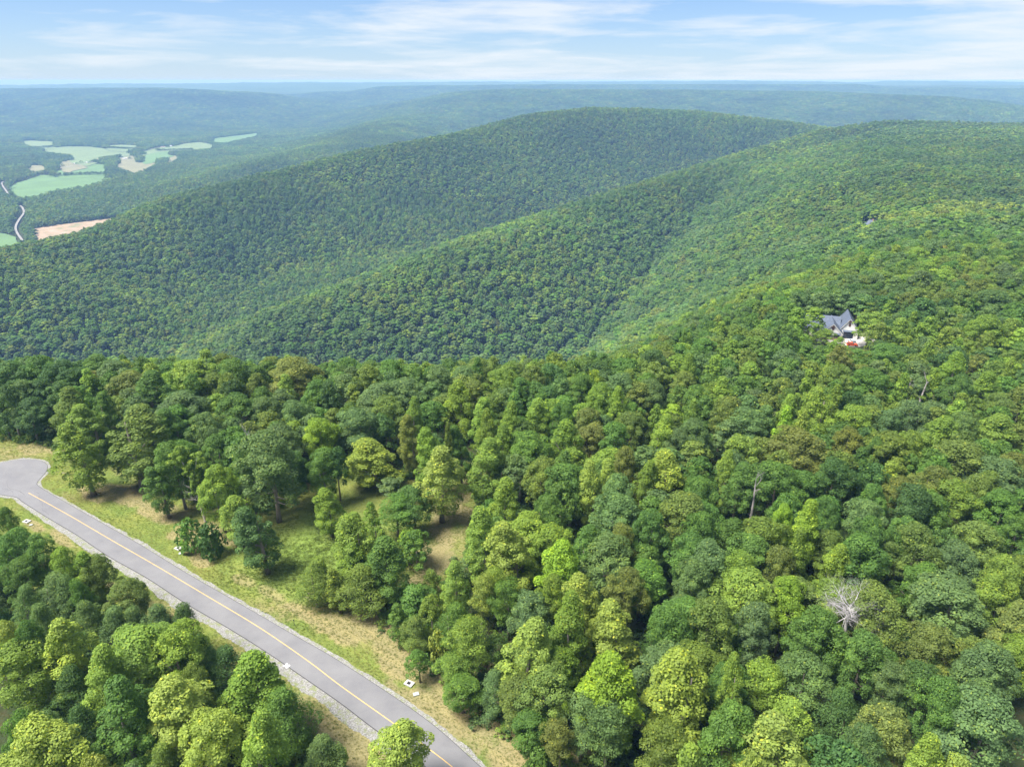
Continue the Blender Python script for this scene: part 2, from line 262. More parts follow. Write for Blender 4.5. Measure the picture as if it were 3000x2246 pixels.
(-75.9,228.5,15.7,20.3,'r','O','brownish olive round-crowned tree in the woods behind the green meadow'),
(-89.2,165.3,9.0,20.6,'r','G','round green tree just behind the slim cone-shaped tree on the lawn'),
(26.1,150.0,7.9,19.9,'r','B','rightmost blue-green round-crowned tree in the woods left of the broken pale snag'),
(14.5,178.5,9.1,22.8,'t','YG','rightmost yellow-green tall oval tree in mid woods, left of the broken pale snag'),
(-1.7,149.3,7.3,21.3,'t','YG','rightmost yellow-green tall oval tree along the right side of the brown track'),
(37.7,92.6,8.3,15.1,'r','G','leftmost mid-green round-crowned tree at the bottom edge, right of the mown verge'),
(-21.6,171.8,8.2,23.6,'t','YG','leftmost lower yellow-green tall oval tree in the woods at the head of the brown track'),
(-96.4,118.8,7.9,14.0,'p','P','middle dull green pine in the woods below the road, near the turning circle'),
(15.7,131.2,7.1,17.9,'r','G','leftmost lower mid-green round-crowned tree in the woods left of the broken pale snag'),
(9.0,142.9,7.9,17.9,'r','G','leftmost middle-height mid-green round-crowned tree in the woods left of the broken pale snag'),
(100.9,190.3,11.3,19.5,'r','YG','yellow-green round-crowned tree in the woods below the white-gabled house'),
(64.9,115.1,9.4,17.2,'r','YG','rightmost yellow-green round-crowned tree in the woods left of the silver dead tree'),
(-0.8,116.0,6.5,15.8,'v','G','leftmost mid-green feathery tree at the woods edge along the mown verge'),
(25.6,153.5,6.9,22.1,'t','Y','rightmost pale yellow tall oval tree in the woods left of the broken pale snag'),
(7.4,159.1,8.3,19.3,'r','OG','leftmost olive-green round-crowned tree in the woods left of the broken pale snag'),
(50.9,127.3,10.0,18.1,'r','G','rightmost lower mid-green round-crowned tree in the woods left of the broken pale snag'),
(33.2,110.1,9.5,15.6,'r','G','third-from-left mid-green round-crowned tree in the woods left of the silver dead tree'),
(-92.7,103.0,4.8,17.5,'r','Y','pale yellow round-crowned tree in the middle of the woods below the road'),
(3.7,89.3,7.0,10.0,'r','G','rightmost mid-green round-crowned tree at the woods edge along the mown verge'),
(58.2,116.9,10.1,15.9,'r','OG','rightmost olive-green round-crowned tree in the woods left of the silver dead tree'),
(115.0,151.3,7.4,19.8,'r','OG','rightmost upper olive-green round-crowned tree in the woods between broken snag and right edge'),
(-83.8,112.4,6.3,14.9,'p','P','rightmost upper dull green pine in the middle of the woods below the road'),
(88.8,135.3,6.8,18.0,'r','G','third-from-left lower mid-green round-crowned tree in the woods between broken snag and right edge'),
(95.6,198.5,10.3,21.8,'t','YG','rightmost yellow-green tall oval tree in the woods below the white-gabled house'),
(-79.8,117.8,7.2,14.0,'r','OG','rightmost olive-green round-crowned tree in the woods below the road, near the turning circle'),
(29.4,105.2,7.6,17.8,'r','G','second-from-left mid-green round-crowned tree in the woods left of the silver dead tree'),
(85.7,99.8,8.2,15.3,'r','OG','third-from-left olive-green round-crowned tree in the woods right of the silver dead tree'),
(-65.1,109.0,6.2,14.4,'p','D','leftmost dark green pine in the middle of the woods below the road'),
(95.2,149.7,7.0,20.1,'r','O','leftmost brownish olive round-crowned tree in the woods between broken snag and right edge'),
(-70.6,112.1,7.0,13.3,'p','P','rightmost lower dull green pine in the middle of the woods below the road'),
(-99.7,188.6,9.8,20.7,'t','G','rightmost mid-green tall oval tree in the woods behind the turning circle'),
(8.1,85.1,5.2,12.0,'v','O','brownish olive feathery tree at the woods edge along the mown verge'),
(-103.3,128.8,6.3,17.6,'r','G','rightmost mid-green round-crowned tree in the woods below the road, near the turning circle'),
(120.7,220.6,14.0,18.6,'r','G','leftmost mid-green round-crowned tree in the woods right of the white-gabled house'),
(-16.6,202.9,9.7,23.1,'t','YG','second-from-left upper yellow-green tall oval tree in the woods at the head of the brown track'),
(-12.1,111.6,6.9,13.0,'p','G','mid-green pine in the dense clump left of the brown track'),
(34.1,98.8,8.1,14.7,'r','OG','leftmost olive-green round-crowned tree in the woods left of the silver dead tree'),
(-112.2,228.5,14.3,19.0,'r','YG','rightmost yellow-green round-crowned tree in the woods behind the turning circle'),
(52.9,182.6,9.6,19.4,'r','B','second-from-left blue-green round-crowned tree in the woods below the white-gabled house'),
(58.1,157.6,7.9,18.5,'r','G','rightmost upper mid-green round-crowned tree in the woods left of the broken pale snag'),
(-126.8,192.8,10.0,20.3,'t','YG','yellow-green tall oval tree in the woods behind the turning circle'),
(-104.7,123.7,6.8,15.0,'r','G','third-from-left mid-green round-crowned tree in the woods below the road, near the turning circle'),
(119.7,192.4,10.0,20.0,'r','B','leftmost blue-green round-crowned tree in the woods near the forked bare trunks'),
(-154.3,224.2,12.7,20.4,'r','D','middle dark green round-crowned tree in the woods behind the turning circle'),
(-86.6,200.3,11.6,18.5,'r','G','leftmost upper mid-green round-crowned tree in the woods behind the green meadow'),
(-59.0,102.3,5.9,13.0,'p','D','middle dark green pine in the middle of the woods below the road'),
(92.7,100.0,7.7,15.3,'r','YG','rightmost yellow-green round-crowned tree in the woods right of the silver dead tree'),
(-88.2,183.2,9.0,20.4,'r','B','leftmost blue-green round-crowned tree in the woods behind the green meadow'),
(-51.2,87.0,4.3,14.2,'p','D','rightmost dark green pine in the woods below the road, at the bottom edge'),
(-44.0,211.9,12.8,18.1,'r','B','second-from-left blue-green round-crowned tree in the woods at the head of the brown track'),
(-91.5,123.6,5.8,17.0,'t','YG','yellow-green tall oval tree in the woods below the road, near the turning circle'),
(-79.2,111.1,6.3,13.4,'p','P','leftmost lower dull green pine in the middle of the woods below the road'),
(-67.5,148.5,7.9,16.3,'t','YG','feathery light green tree just left of the dark oval tree'),
(-38.0,198.3,11.0,18.5,'r','OG','middle olive-green round-crowned tree in the woods at the head of the brown track'),
(-92.1,118.9,6.6,13.9,'p','P','rightmost dull green pine in the woods below the road, near the turning circle'),
(106.6,121.5,8.8,16.9,'r','OG','rightmost olive-green round-crowned tree in the woods right of the silver dead tree'),
(-95.4,123.3,5.4,17.6,'r','YG','yellow-green round-crowned tree in the woods below the road, near the turning circle'),
(-88.8,171.7,8.5,18.6,'r','G','rightmost mid-green round-crowned tree in the woods behind the turning circle'),
(87.5,148.6,7.0,17.9,'r','G','third-from-left upper mid-green round-crowned tree in the woods between broken snag and right edge'),
(-34.6,214.9,12.9,17.6,'r','B','third-from-left blue-green round-crowned tree in the woods at the head of the brown track'),
(24.3,132.6,5.7,18.2,'r','O','brownish olive round-crowned tree in the woods left of the broken pale snag'),
(-55.7,185.4,9.4,18.8,'r','L','bright lime round-crowned tree in the woods behind the green meadow'),
(-171.7,227.4,12.8,19.2,'r','D','leftmost dark green round-crowned tree in the woods behind the turning circle'),
(42.1,181.1,7.5,22.3,'t','YG','leftmost yellow-green tall oval tree in the woods below the white-gabled house'),
(-8.0,194.2,8.3,22.6,'t','YG','third-from-left upper yellow-green tall oval tree in the woods at the head of the brown track'),
(8.7,97.1,7.2,14.7,'r','YG','rightmost yellow-green round-crowned tree at the woods edge along the mown verge'),
(-50.9,167.1,8.3,17.7,'r','G','rightmost lower mid-green round-crowned tree in the woods behind the green meadow'),
(-43.3,126.1,7.2,13.3,'p','OG','wispy young pine with thin trunk left of the dense clump by the verge'),
(23.6,116.8,7.4,18.1,'r','O','leftmost brownish olive round-crowned tree in the woods left of the silver dead tree'),
(110.5,172.4,7.5,20.2,'r','YG','yellow-green round-crowned tree in the woods near the forked bare trunks'),
(-93.7,112.2,5.7,14.0,'p','P','leftmost upper dull green pine in the middle of the woods below the road'),
(-88.3,124.2,6.1,15.0,'r','OG','leftmost olive-green round-crowned tree in the woods below the road, near the turning circle'),
(28.8,180.1,8.8,18.4,'r','G','rightmost mid-green round-crowned tree in mid woods, left of the broken pale snag'),
(-99.7,114.9,5.8,14.0,'p','P','leftmost dull green pine in the woods below the road, near the turning circle'),
(38.1,128.4,8.2,18.2,'r','G','second-from-left lower mid-green round-crowned tree in the woods left of the broken pale snag'),
(28.9,165.1,7.0,19.8,'r','O','rightmost brownish olive round-crowned tree in mid woods, left of the broken pale snag'),
(-2.9,172.7,6.6,22.5,'t','YG','rightmost lower yellow-green tall oval tree in the woods at the head of the brown track'),
(156.5,216.8,10.2,21.0,'t','YG','rightmost yellow-green tall oval tree in the woods right of the white-gabled house'),
(33.1,158.1,6.1,20.9,'t','YG','yellow-green tall oval tree in the woods left of the broken pale snag'),
(63.6,194.3,9.0,19.9,'r','OG','leftmost olive-green round-crowned tree in the woods below the white-gabled house'),
(-10.0,102.4,6.8,10.0,'v','YG','leftmost yellow-green feathery tree at the woods edge along the mown verge'),
(-94.9,227.3,11.4,20.2,'r','G','second-from-left upper mid-green round-crowned tree in the woods behind the green meadow'),
(-35.6,130.5,6.4,15.0,'t','YG','leftmost yellow-green tall oval tree in the dense clump left of the brown track'),
(-6.5,118.0,5.2,15.4,'v','Y','leftmost pale yellow feathery tree along the right side of the brown track'),
(94.9,177.9,8.1,18.8,'r','O','rightmost brownish olive round-crowned tree in the woods below the white-gabled house'),
(-59.9,167.6,8.3,16.6,'r','G','dark trunked round tree standing in brown leaf litter at the meadow corner'),
(-129.8,220.6,11.8,18.2,'r','O','brownish olive round-crowned tree in the woods behind the turning circle'),
(2.7,137.9,9.9,16.3,'r','YG','leftmost yellow-green round-crowned tree in the woods left of the broken pale snag'),
(-82.1,174.0,8.0,18.0,'r','G','leftmost lower mid-green round-crowned tree in the woods behind the green meadow'),
(-35.9,139.4,6.4,16.0,'t','YG','middle yellow-green tall oval tree in the dense clump left of the brown track'),
(36.5,191.0,9.2,18.0,'r','OG','olive-green round-crowned tree in mid woods, left of the broken pale snag'),
(-76.0,111.7,5.7,12.9,'p','P','middle lower dull green pine in the middle of the woods below the road'),
(27.3,122.2,8.8,15.1,'r','G','leftmost mid-green round-crowned tree in the woods left of the silver dead tree'),
(-3.5,95.8,5.4,11.0,'p','P','dull green pine at the woods edge along the mown verge'),
(144.7,213.3,9.7,20.4,'r','G','rightmost mid-green round-crowned tree in the woods right of the white-gabled house'),
(75.2,142.7,5.7,18.3,'r','G','middle middle-height mid-green round-crowned tree in the woods between broken snag and right edge'),
(-28.6,182.4,6.8,22.1,'t','O','brownish olive tall oval tree in the woods at the head of the brown track'),
(-29.3,152.7,8.9,13.0,'v','G','mid-green feathery tree in the dense clump left of the brown track'),
(-163.6,228.2,10.7,20.5,'r','G','leftmost mid-green round-crowned tree in the woods behind the turning circle'),
(-23.8,222.3,10.5,20.0,'r','B','rightmost blue-green round-crowned tree in the woods at the head of the brown track'),
(-156.2,281.1,16.6,19.9,'r','YG','leftmost yellow-green round-crowned tree in the woods behind the turning circle'),
(48.3,179.4,8.1,18.1,'r','B','leftmost blue-green round-crowned tree in the woods below the white-gabled house'),
(22.4,188.5,8.1,19.5,'r','O','leftmost brownish olive round-crowned tree in mid woods, left of the broken pale snag'),
(95.9,115.4,6.8,17.2,'t','YG','yellow-green tall oval tree in the woods right of the silver dead tree'),
(-14.5,176.9,6.7,21.1,'t','G','mid-green tall oval tree in the woods at the head of the brown track'),
(23.3,183.4,8.6,17.5,'r','O','middle brownish olive round-crowned tree in mid woods, left of the broken pale snag'),
(97.6,127.3,8.8,15.6,'r','B','second-from-left blue-green round-crowned tree in the woods right of the silver dead tree'),
(-9.1,97.4,6.6,9.0,'r','G','leftmost mid-green round-crowned tree at the woods edge along the mown verge'),
(63.1,140.0,5.3,18.4,'r','L','bright lime round-crowned tree in the woods between broken snag and right edge'),
(48.1,133.7,7.9,18.3,'r','G','third-from-left lower mid-green round-crowned tree in the woods left of the broken pale snag'),
(36.3,217.1,10.3,19.2,'r','B','leftmost blue-green round-crowned tree in the woods left of the white-gabled house'),
(55.8,160.9,5.6,21.4,'t','YG','second-from-left yellow-green tall oval tree in the woods below the white-gabled house'),
(8.5,134.1,9.4,15.6,'r','YG','rightmost yellow-green round-crowned tree in the woods left of the broken pale snag'),
(69.3,139.8,10.5,14.9,'r','G','leftmost middle-height mid-green round-crowned tree in the woods between broken snag and right edge'),
(-72.0,164.4,6.6,18.8,'r','G','middle lower mid-green round-crowned tree in the woods behind the green meadow'),
(153.1,201.5,9.3,18.6,'r','OG','rightmost olive-green round-crowned tree in the woods near the forked bare trunks'),
(7.0,196.9,8.0,20.6,'t','YG','middle yellow-green tall oval tree in mid woods, left of the broken pale snag'),
(-1.4,184.4,6.2,23.7,'t','YG','leftmost yellow-green tall oval tree in mid woods, left of the broken pale snag'),
(109.6,222.2,10.5,19.2,'r','OG','olive-green round-crowned tree next to the white-gabled house'),
(-3.8,120.6,5.0,15.3,'v','Y','rightmost pale yellow feathery tree along the right side of the brown track'),
(139.3,246.6,13.2,18.2,'r','G','mid-green round-crowned tree next to the white-gabled house'),
(-67.3,196.9,8.7,18.7,'r','B','rightmost blue-green round-crowned tree in the woods behind the green meadow'),
(132.1,186.3,7.7,19.5,'r','B','rightmost blue-green round-crowned tree in the woods near the forked bare trunks'),
(-147.3,222.0,10.5,19.0,'r','D','rightmost dark green round-crowned tree in the woods behind the turning circle'),
(189.8,272.3,12.7,22.0,'r','YG','yellow-green round-crowned tree in the woods right of the white-gabled house'),
(69.1,209.5,8.4,21.1,'t','YG','rightmost yellow-green tall oval tree in the woods left of the white-gabled house'),
(86.7,120.7,8.0,15.0,'r','G','rightmost mid-green round-crowned tree in the woods right of the silver dead tree'),
(-24.8,153.8,7.8,14.0,'r','G','mid-green round-crowned tree in the dense clump left of the brown track'),
(-65.2,212.8,10.1,18.1,'r','G','third-from-left upper mid-green round-crowned tree in the woods behind the green meadow'),
(101.2,146.1,8.9,17.8,'r','G','rightmost upper mid-green round-crowned tree in the woods between broken snag and right edge'),
(-7.3,183.2,6.2,22.8,'t','YG','rightmost upper yellow-green tall oval tree in the woods at the head of the brown track'),
(71.5,114.5,7.5,14.6,'r','OG','leftmost olive-green round-crowned tree in the woods right of the silver dead tree'),
(-46.1,152.5,6.7,15.8,'t','YG','slender tree with bare lower trunk alone in the green meadow'),
(-91.9,161.1,6.8,16.9,'t','G','slim dark green cone-shaped tree on the lawn between the olive tree and the leaning one'),
(153.5,228.6,9.1,22.2,'t','YG','middle yellow-green tall oval tree in the woods right of the white-gabled house'),
(-77.5,201.8,9.3,17.7,'r','B','second-from-left blue-green round-crowned tree in the woods behind the green meadow'),
(-78.3,87.1,6.4,11.7,'p','P','leftmost dull green pine in the woods below the road, at the bottom edge'),
(-2.4,220.8,10.0,18.9,'r','YG','yellow-green round-crowned tree in the woods at the head of the brown track'),
(-64.7,254.4,12.8,19.3,'r','G','rightmost upper mid-green round-crowned tree in the woods behind the green meadow'),
(-154.7,242.7,12.1,18.5,'r','G','mid-green round-crowned tree on the skyline row above the valley'),
(22.7,215.4,9.0,19.9,'r','G','leftmost mid-green round-crowned tree in the woods left of the white-gabled house'),
(46.6,214.1,10.1,17.6,'r','B','rightmost blue-green round-crowned tree in the woods left of the white-gabled house'),
(-88.3,118.5,4.9,14.3,'p','G','mid-green pine in the woods below the road, near the turning circle'),
(-117.4,139.1,4.8,18.0,'r','G','leftmost mid-green round-crowned tree in the woods below the road, near the turning circle'),
(-140.1,232.5,10.9,18.3,'r','B','leftmost blue-green round-crowned tree in the woods behind the turning circle'),
(15.2,193.5,7.2,20.3,'r','G','middle mid-green round-crowned tree in mid woods, left of the broken pale snag'),
(45.5,145.1,9.2,15.8,'r','G','third-from-left upper mid-green round-crowned tree in the woods left of the broken pale snag'),
(-42.5,231.1,10.0,19.4,'r','G','mid-green round-crowned tree in the woods at the head of the brown track'),
(-110.7,248.1,11.6,19.1,'r','OG','olive-green round-crowned tree on the skyline row above the valley'),
(-19.2,112.1,5.7,11.0,'p','OG','rightmost olive-green pine in the dense clump left of the brown track'),
(-20.3,270.5,13.6,19.3,'r','D','dark green round-crowned tree in the woods at the head of the brown track'),
(32.9,197.5,6.2,23.5,'t','YG','leftmost yellow-green tall oval tree in the woods left of the white-gabled house'),
(-125.0,197.6,7.0,20.9,'t','G','leftmost mid-green tall oval tree in the woods behind the turning circle'),
(158.6,270.9,11.9,21.0,'t','YG','leftmost yellow-green tall oval tree in the woods right of the white-gabled house'),
(28.8,208.7,8.4,19.1,'r','YG','yellow-green round-crowned tree in the woods left of the white-gabled house'),
(84.5,197.6,6.9,20.7,'t','YG','third-from-left yellow-green tall oval tree in the woods below the white-gabled house'),
(52.6,242.4,10.4,19.3,'r','D','dark green round-crowned tree in the woods left of the white-gabled house'),
(111.2,126.5,7.3,15.6,'r','B','rightmost blue-green round-crowned tree in the woods right of the silver dead tree'),
(-154.2,205.3,10.2,14.9,'r','D','dark green tree on the far side of the turning circle, left of the white marker'),
(-48.0,226.0,9.4,18.9,'r','OG','leftmost olive-green round-crowned tree in the woods at the head of the brown track'),
(-10.8,245.0,11.4,18.0,'r','OG','rightmost olive-green round-crowned tree in the woods at the head of the brown track'),
(112.1,190.5,7.1,18.6,'r','B','rightmost blue-green round-crowned tree in the woods below the white-gabled house'),
(61.1,208.7,8.4,18.2,'r','G','rightmost mid-green round-crowned tree in the woods left of the white-gabled house'),
(117.7,138.5,8.1,15.8,'r','G','rightmost lower mid-green round-crowned tree in the woods between broken snag and right edge'),
(99.7,241.1,10.3,18.9,'r','B','blue-green round-crowned tree next to the white-gabled house'),
(58.9,223.3,9.7,17.5,'r','OG','olive-green round-crowned tree in the woods left of the white-gabled house'),
(-30.4,193.0,6.1,21.6,'t','YG','leftmost upper yellow-green tall oval tree in the woods at the head of the brown track'),
(61.3,225.8,7.3,23.3,'t','YG','middle yellow-green tall oval tree in the woods left of the white-gabled house'),
(100.5,172.0,5.9,18.6,'r','G','mid-green round-crowned tree in the woods below the white-gabled house'),
(-12.0,120.6,5.7,17.6,'t','YG','leftmost yellow-green tall oval tree along the right side of the brown track'),
(71.9,133.2,7.5,15.7,'r','OG','leftmost lower olive-green round-crowned tree in the woods between broken snag and right edge'),
(76.0,161.2,10.4,15.1,'r','G','second-from-left upper mid-green round-crowned tree in the woods between broken snag and right edge'),
]
REST = [
(-1645,2072,54,94,0,3),(-478,1694,55,177,0,3),(-793,1468,56,90,4,0),(-739,1450,56,92,4,3),(1318,2998,129,169,1,4),(1383,2815,58,95,1,4),(1557,2932,138,161,0,4),(1341,2881,77,103,0,4),(-617,735,53,177,0,6),
(-574,765,39,136,2,1),(-285,836,34,70,0,7),(-378,1242,44,130,1,4),(-253,1424,56,90,4,4),(-226,1389,63,110,0,0),(-225,1139,42,120,1,0),(-166,1162,49,110,0,4),(-180,1280,45,80,2,2),(-104,1325,50,90,3,1),
(-145,1096,34,80,4,6),(-305,1393,37,120,1,4),(-26,1064,49,100,0,0),(-179,1045,42,80,0,0),(44,844,34,60,4,0),(657,738,48,179,0,6),(257,732,62,208,1,4),(340,721,47,203,0,6),(-1224,2631,98,228,1,4),(-1601,2058,72,197,0,3),
(-1395,2680,117,192,0,0),(-324,2692,121,178,0,5),(-325,1677,64,90,3,1),(-339,1479,41,140,1,4),(-981,2625,113,194,0,2),(-583,2098,69,198,0,3),(-180,1742,30,231,1,2),(276,2178,59,201,0,7),(407,2130,85,176,0,5),
(420,1909,53,209,1,4),(507,2021,74,152,3,7),(547,1949,54,204,1,4),(442,2572,105,184,0,4),(856,2395,86,199,0,5),(150,2475,84,194,0,4),(140,2283,90,178,0,3),(1023,2057,57,211,1,4),(807,1887,60,206,1,7),(838,1858,45,216,1,6),
(1268,2114,66,221,1,4),(1222,2446,96,185,0,5),(980,2337,96,177,0,0),(968,2110,62,229,1,4),(1693,2255,45,213,1,4),(1225,2905,104,210,1,4),(1627,3581,83,110,1,6),(1653,3022,77,200,1,4),(1688,2709,105,210,1,4),
(1704,2661,83,200,1,4),(2011,2741,99,200,0,2),(1280,3429,122,180,0,4),(1168,3710,132,180,0,0),(1004,2720,113,170,0,2),(-211,232,76,161,0,0),(-93,230,78,172,0,1),(-25,244,66,186,1,4),(28,255,77,183,0,4),
(106,240,69,182,0,0),(-271,295,68,117,2,0),(-186,301,96,176,0,0),(-55,286,60,171,1,4),(143,294,98,162,3,0),(210,283,90,172,0,2),(286,310,80,150,3,0),(-238,344,87,164,0,2),(-104,365,78,177,1,4),(-21,355,73,152,0,0),
(109,348,80,146,0,2),(169,363,101,161,0,4),(307,369,94,151,0,1),(-377,409,60,125,2,0),(-311,425,62,135,2,8),(-177,427,74,150,3,1),(-75,419,85,153,0,4),(-7,410,70,171,0,0),(74,408,79,165,0,2),(152,427,85,165,0,3),
(215,405,64,194,1,0),(-362,473,61,129,2,8),(-290,478,79,171,0,0),(-212,473,84,147,0,1),(-155,484,83,159,3,2),(-33,458,79,178,0,3),(40,456,56,196,1,4),(248,459,86,164,0,5),(304,483,78,161,0,1),(384,456,71,153,0,2),
(449,482,77,182,0,0),(-449,522,51,114,2,0),(-384,540,72,127,0,2),(-335,523,57,135,2,8),(-198,537,73,175,3,0),(-121,539,95,184,0,2),(4,512,84,173,0,3),(78,533,75,164,0,1),(129,514,77,164,3,3),(216,532,98,152,0,2),
(403,523,100,162,0,2),(-478,579,101,117,0,0),(-412,596,67,127,2,8),(-275,599,95,184,0,2),(-22,586,100,154,0,2),(168,579,91,160,0,1),(312,596,93,177,0,2),(376,577,72,155,0,1),(441,592,58,196,1,4),(495,583,88,152,0,0),
(-593,653,67,103,2,3),(-516,633,70,112,2,8),(-464,641,55,163,1,0),(-329,638,79,155,3,0),(-196,657,89,159,0,4),(-115,630,98,174,3,3),(58,656,79,155,3,3),(134,641,81,178,0,3),(204,655,96,160,0,2),(272,645,58,186,1,0),
(410,652,70,167,0,3),(530,639,68,158,0,0),(588,650,89,162,0,0),(-569,712,102,128,0,2),(-484,705,55,117,2,8),(-414,687,66,114,2,3),(-294,691,80,152,0,3),(-150,705,56,71,0,0),(-21,707,48,95,0,0),(102,696,68,89,3,0),
(167,707,61,74,0,4),(451,704,70,165,3,0),(513,702,88,168,0,2),(-241,742,63,97,0,0),(483,757,94,171,0,3),(-874,1054,60,115,2,3),(-819,1057,64,114,2,3),(-1072,1156,52,127,2,3),(-1129,1225,61,105,2,8),(-204,1219,68,96,3,0),
(-1160,1279,56,101,2,3),(288,1288,71,146,0,0),(1168,1286,98,155,0,0),(-1184,1342,66,123,2,0),(989,1345,68,153,0,0),(-1276,1401,58,67,0,0),(-82,1382,52,94,0,0),(-34,1381,70,153,0,0),(-1323,1459,61,72,0,4),
(-45,1439,69,95,0,0),(328,1459,80,163,3,0),(655,1451,69,181,0,0),(1250,1457,96,181,0,0),(1330,1459,84,155,0,0),(120,1493,72,179,0,0),(355,1514,80,152,0,1),(693,1495,80,147,0,0),(772,1492,75,146,0,0),(1375,1516,99,153,0,0),
(-48,1564,48,92,3,0),(927,1575,73,185,0,3),(1205,1575,77,172,0,2),(1386,1576,70,168,0,2),(1447,1558,88,154,0,3),(243,1621,75,164,0,0),(504,1633,74,177,0,0),(688,1627,85,157,0,0),(972,1611,73,175,1,4),(1105,1629,72,184,0,0),
(1422,1623,102,175,0,0),(1489,1612,82,178,0,1),(22,1660,91,169,0,1),(86,1677,81,146,0,2),(148,1666,63,182,1,0),(406,1681,79,148,0,4),(609,1682,87,160,0,1),(729,1680,74,166,0,2),(868,1665,91,172,0,2),(940,1683,56,189,1,0),
(1078,1674,74,158,0,0),(1144,1676,95,172,0,0),(1326,1670,93,174,0,5),(1532,1667,97,157,0,1),(-746,1739,92,184,0,0),(177,1730,76,156,0,4),(254,1727,94,154,0,4),(368,1747,84,152,0,1),(435,1741,86,149,0,1),
(507,1725,89,168,3,2),(642,1742,89,178,0,4),(1303,1728,76,181,0,0),(1369,1728,92,164,0,0),(1480,1749,85,179,0,4),(1560,1728,81,177,1,0),(-797,1794,89,178,0,0),(721,1805,89,150,0,2),(862,1795,104,168,0,0),
(1006,1801,68,173,0,3),(1114,1798,72,168,0,4),(1194,1805,75,153,0,4),(1271,1781,83,178,0,2),(1578,1793,104,169,0,0),(-823,1862,73,173,0,1),(-755,1848,80,177,0,2),(-685,1851,72,183,1,0),(38,1847,85,167,0,0),
(631,1862,76,167,3,1),(885,1856,76,167,0,4),(949,1844,99,172,0,0),(1488,1862,81,168,0,2),(1693,1838,100,146,0,0),(-1116,1919,67,78,0,3),(-908,1903,97,171,0,2),(-728,1919,89,174,0,2),(-660,1905,70,148,3,4),
(-600,1909,84,174,0,1),(-381,1915,78,165,0,3),(-251,1917,60,95,0,1),(-184,1915,49,70,0,3),(16,1906,74,167,0,0),(267,1920,77,161,3,1),(474,1920,76,171,0,2),(533,1895,97,159,0,0),(1588,1891,69,151,0,0),(-1156,1964,38,113,1,4),
(-1025,1947,92,177,0,0),(-552,1953,69,165,3,2),(-483,1964,97,158,0,1),(769,1977,76,168,0,1),(1094,1965,102,168,0,2),(1287,1963,80,170,3,2),(1367,1956,78,184,1,4),(1490,1968,89,162,0,0),(1630,1959,72,185,3,0),
(1699,1953,57,188,1,4),(1819,1977,71,153,0,2),(-1390,2023,49,92,0,3),(-1312,2034,64,170,1,0),(-1185,2021,85,182,0,1),(-597,2011,96,146,0,0),(-513,2014,70,156,0,0),(-253,2020,90,164,0,0),(-60,2032,84,173,0,2),
(4,2031,71,184,1,0),(129,2023,83,162,0,4),(207,2017,83,151,0,4),(277,2013,71,186,1,4),(328,2036,85,183,0,0),(389,2032,70,145,0,0),(595,2014,86,172,0,0),(671,2014,96,178,0,2),(1210,2019,80,156,0,4),(1340,2028,104,146,0,1),
(1406,2017,77,192,1,4),(1652,2016,78,161,0,4),(1730,2023,71,149,0,0),(1793,2036,95,181,0,1),(1861,2015,76,196,1,4),(-1468,2091,58,95,0,4),(-1403,2076,90,179,0,0),(-1278,2077,73,146,0,2),(-1091,2092,73,154,0,2),
(-962,2082,89,150,0,4),(-870,2079,82,151,0,2),(-813,2072,81,182,0,0),(-751,2092,95,167,0,1),(-627,2072,74,146,0,0),(-221,2092,90,153,0,2),(-11,2093,78,173,0,1),(92,2089,86,147,0,0),(171,2070,99,148,3,0),
(751,2076,82,155,0,1),(816,2070,92,157,0,2),(902,2090,80,167,0,0),(1080,2064,71,183,0,3),(1160,2070,71,159,0,1),(1492,2084,86,152,0,2),(1639,2079,69,180,0,2),(1750,2092,75,176,0,0),(1885,2077,98,168,0,0),
(-1963,2149,67,102,0,3),(-1697,2120,62,60,0,0),(-1629,2134,67,76,0,2),(-1498,2143,90,177,0,3),(-1251,2146,94,152,0,1),(-927,2145,75,177,0,3),(-521,2146,63,169,1,4),(-263,2143,104,163,0,1),(-117,2143,99,181,0,2),
(128,2141,72,156,0,3),(541,2135,88,164,0,0),(653,2142,81,171,0,4),(806,2146,89,146,0,1),(1061,2148,83,189,1,0),(1192,2131,73,151,0,2),(1846,2126,84,184,0,2),(1916,2149,75,157,0,0),(1973,2139,69,168,0,4),
(-2014,2208,78,166,1,0),(-1933,2197,72,183,0,4),(-1867,2198,87,161,0,4),(-1795,2177,47,80,0,3),(-1665,2202,91,156,0,1),(-1407,2190,73,200,1,4),(-1151,2206,82,177,0,4),(-1077,2193,69,180,0,0),(-961,2192,71,184,0,2),
(-871,2196,70,181,0,2),(-749,2185,68,185,1,4),(-560,2189,97,184,0,1),(-408,2208,83,180,0,1),(-164,2193,104,181,0,2),(34,2187,72,171,0,0),(92,2191,86,153,0,0),(160,2201,74,171,0,1),(450,2205,71,180,0,0),
(696,2180,76,150,0,4),(777,2206,102,176,0,0),(902,2185,84,167,0,2),(1304,2205,92,184,0,2),(1431,2199,65,199,1,4),(1684,2201,102,164,0,0),(1751,2204,98,159,0,2),(1812,2180,75,183,1,0),(1877,2208,102,149,0,1),
(-1914,2259,104,151,0,4),(-1837,2263,88,167,0,2),(-1375,2249,81,173,0,0),(-1035,2251,93,158,0,2),(-659,2260,69,151,0,4),(-585,2256,102,158,0,0),(-313,2240,71,184,0,0),(-125,2245,68,156,0,2),(73,2258,80,180,0,2),
(205,2257,99,146,0,2),(325,2261,78,161,0,1),(391,2239,81,191,1,4),(663,2234,80,166,0,0),(878,2245,71,151,0,0),(934,2257,71,171,0,1),(985,2253,70,176,0,1),(1386,2252,94,151,0,1),(1460,2248,94,146,3,2),(1598,2242,91,162,0,1),
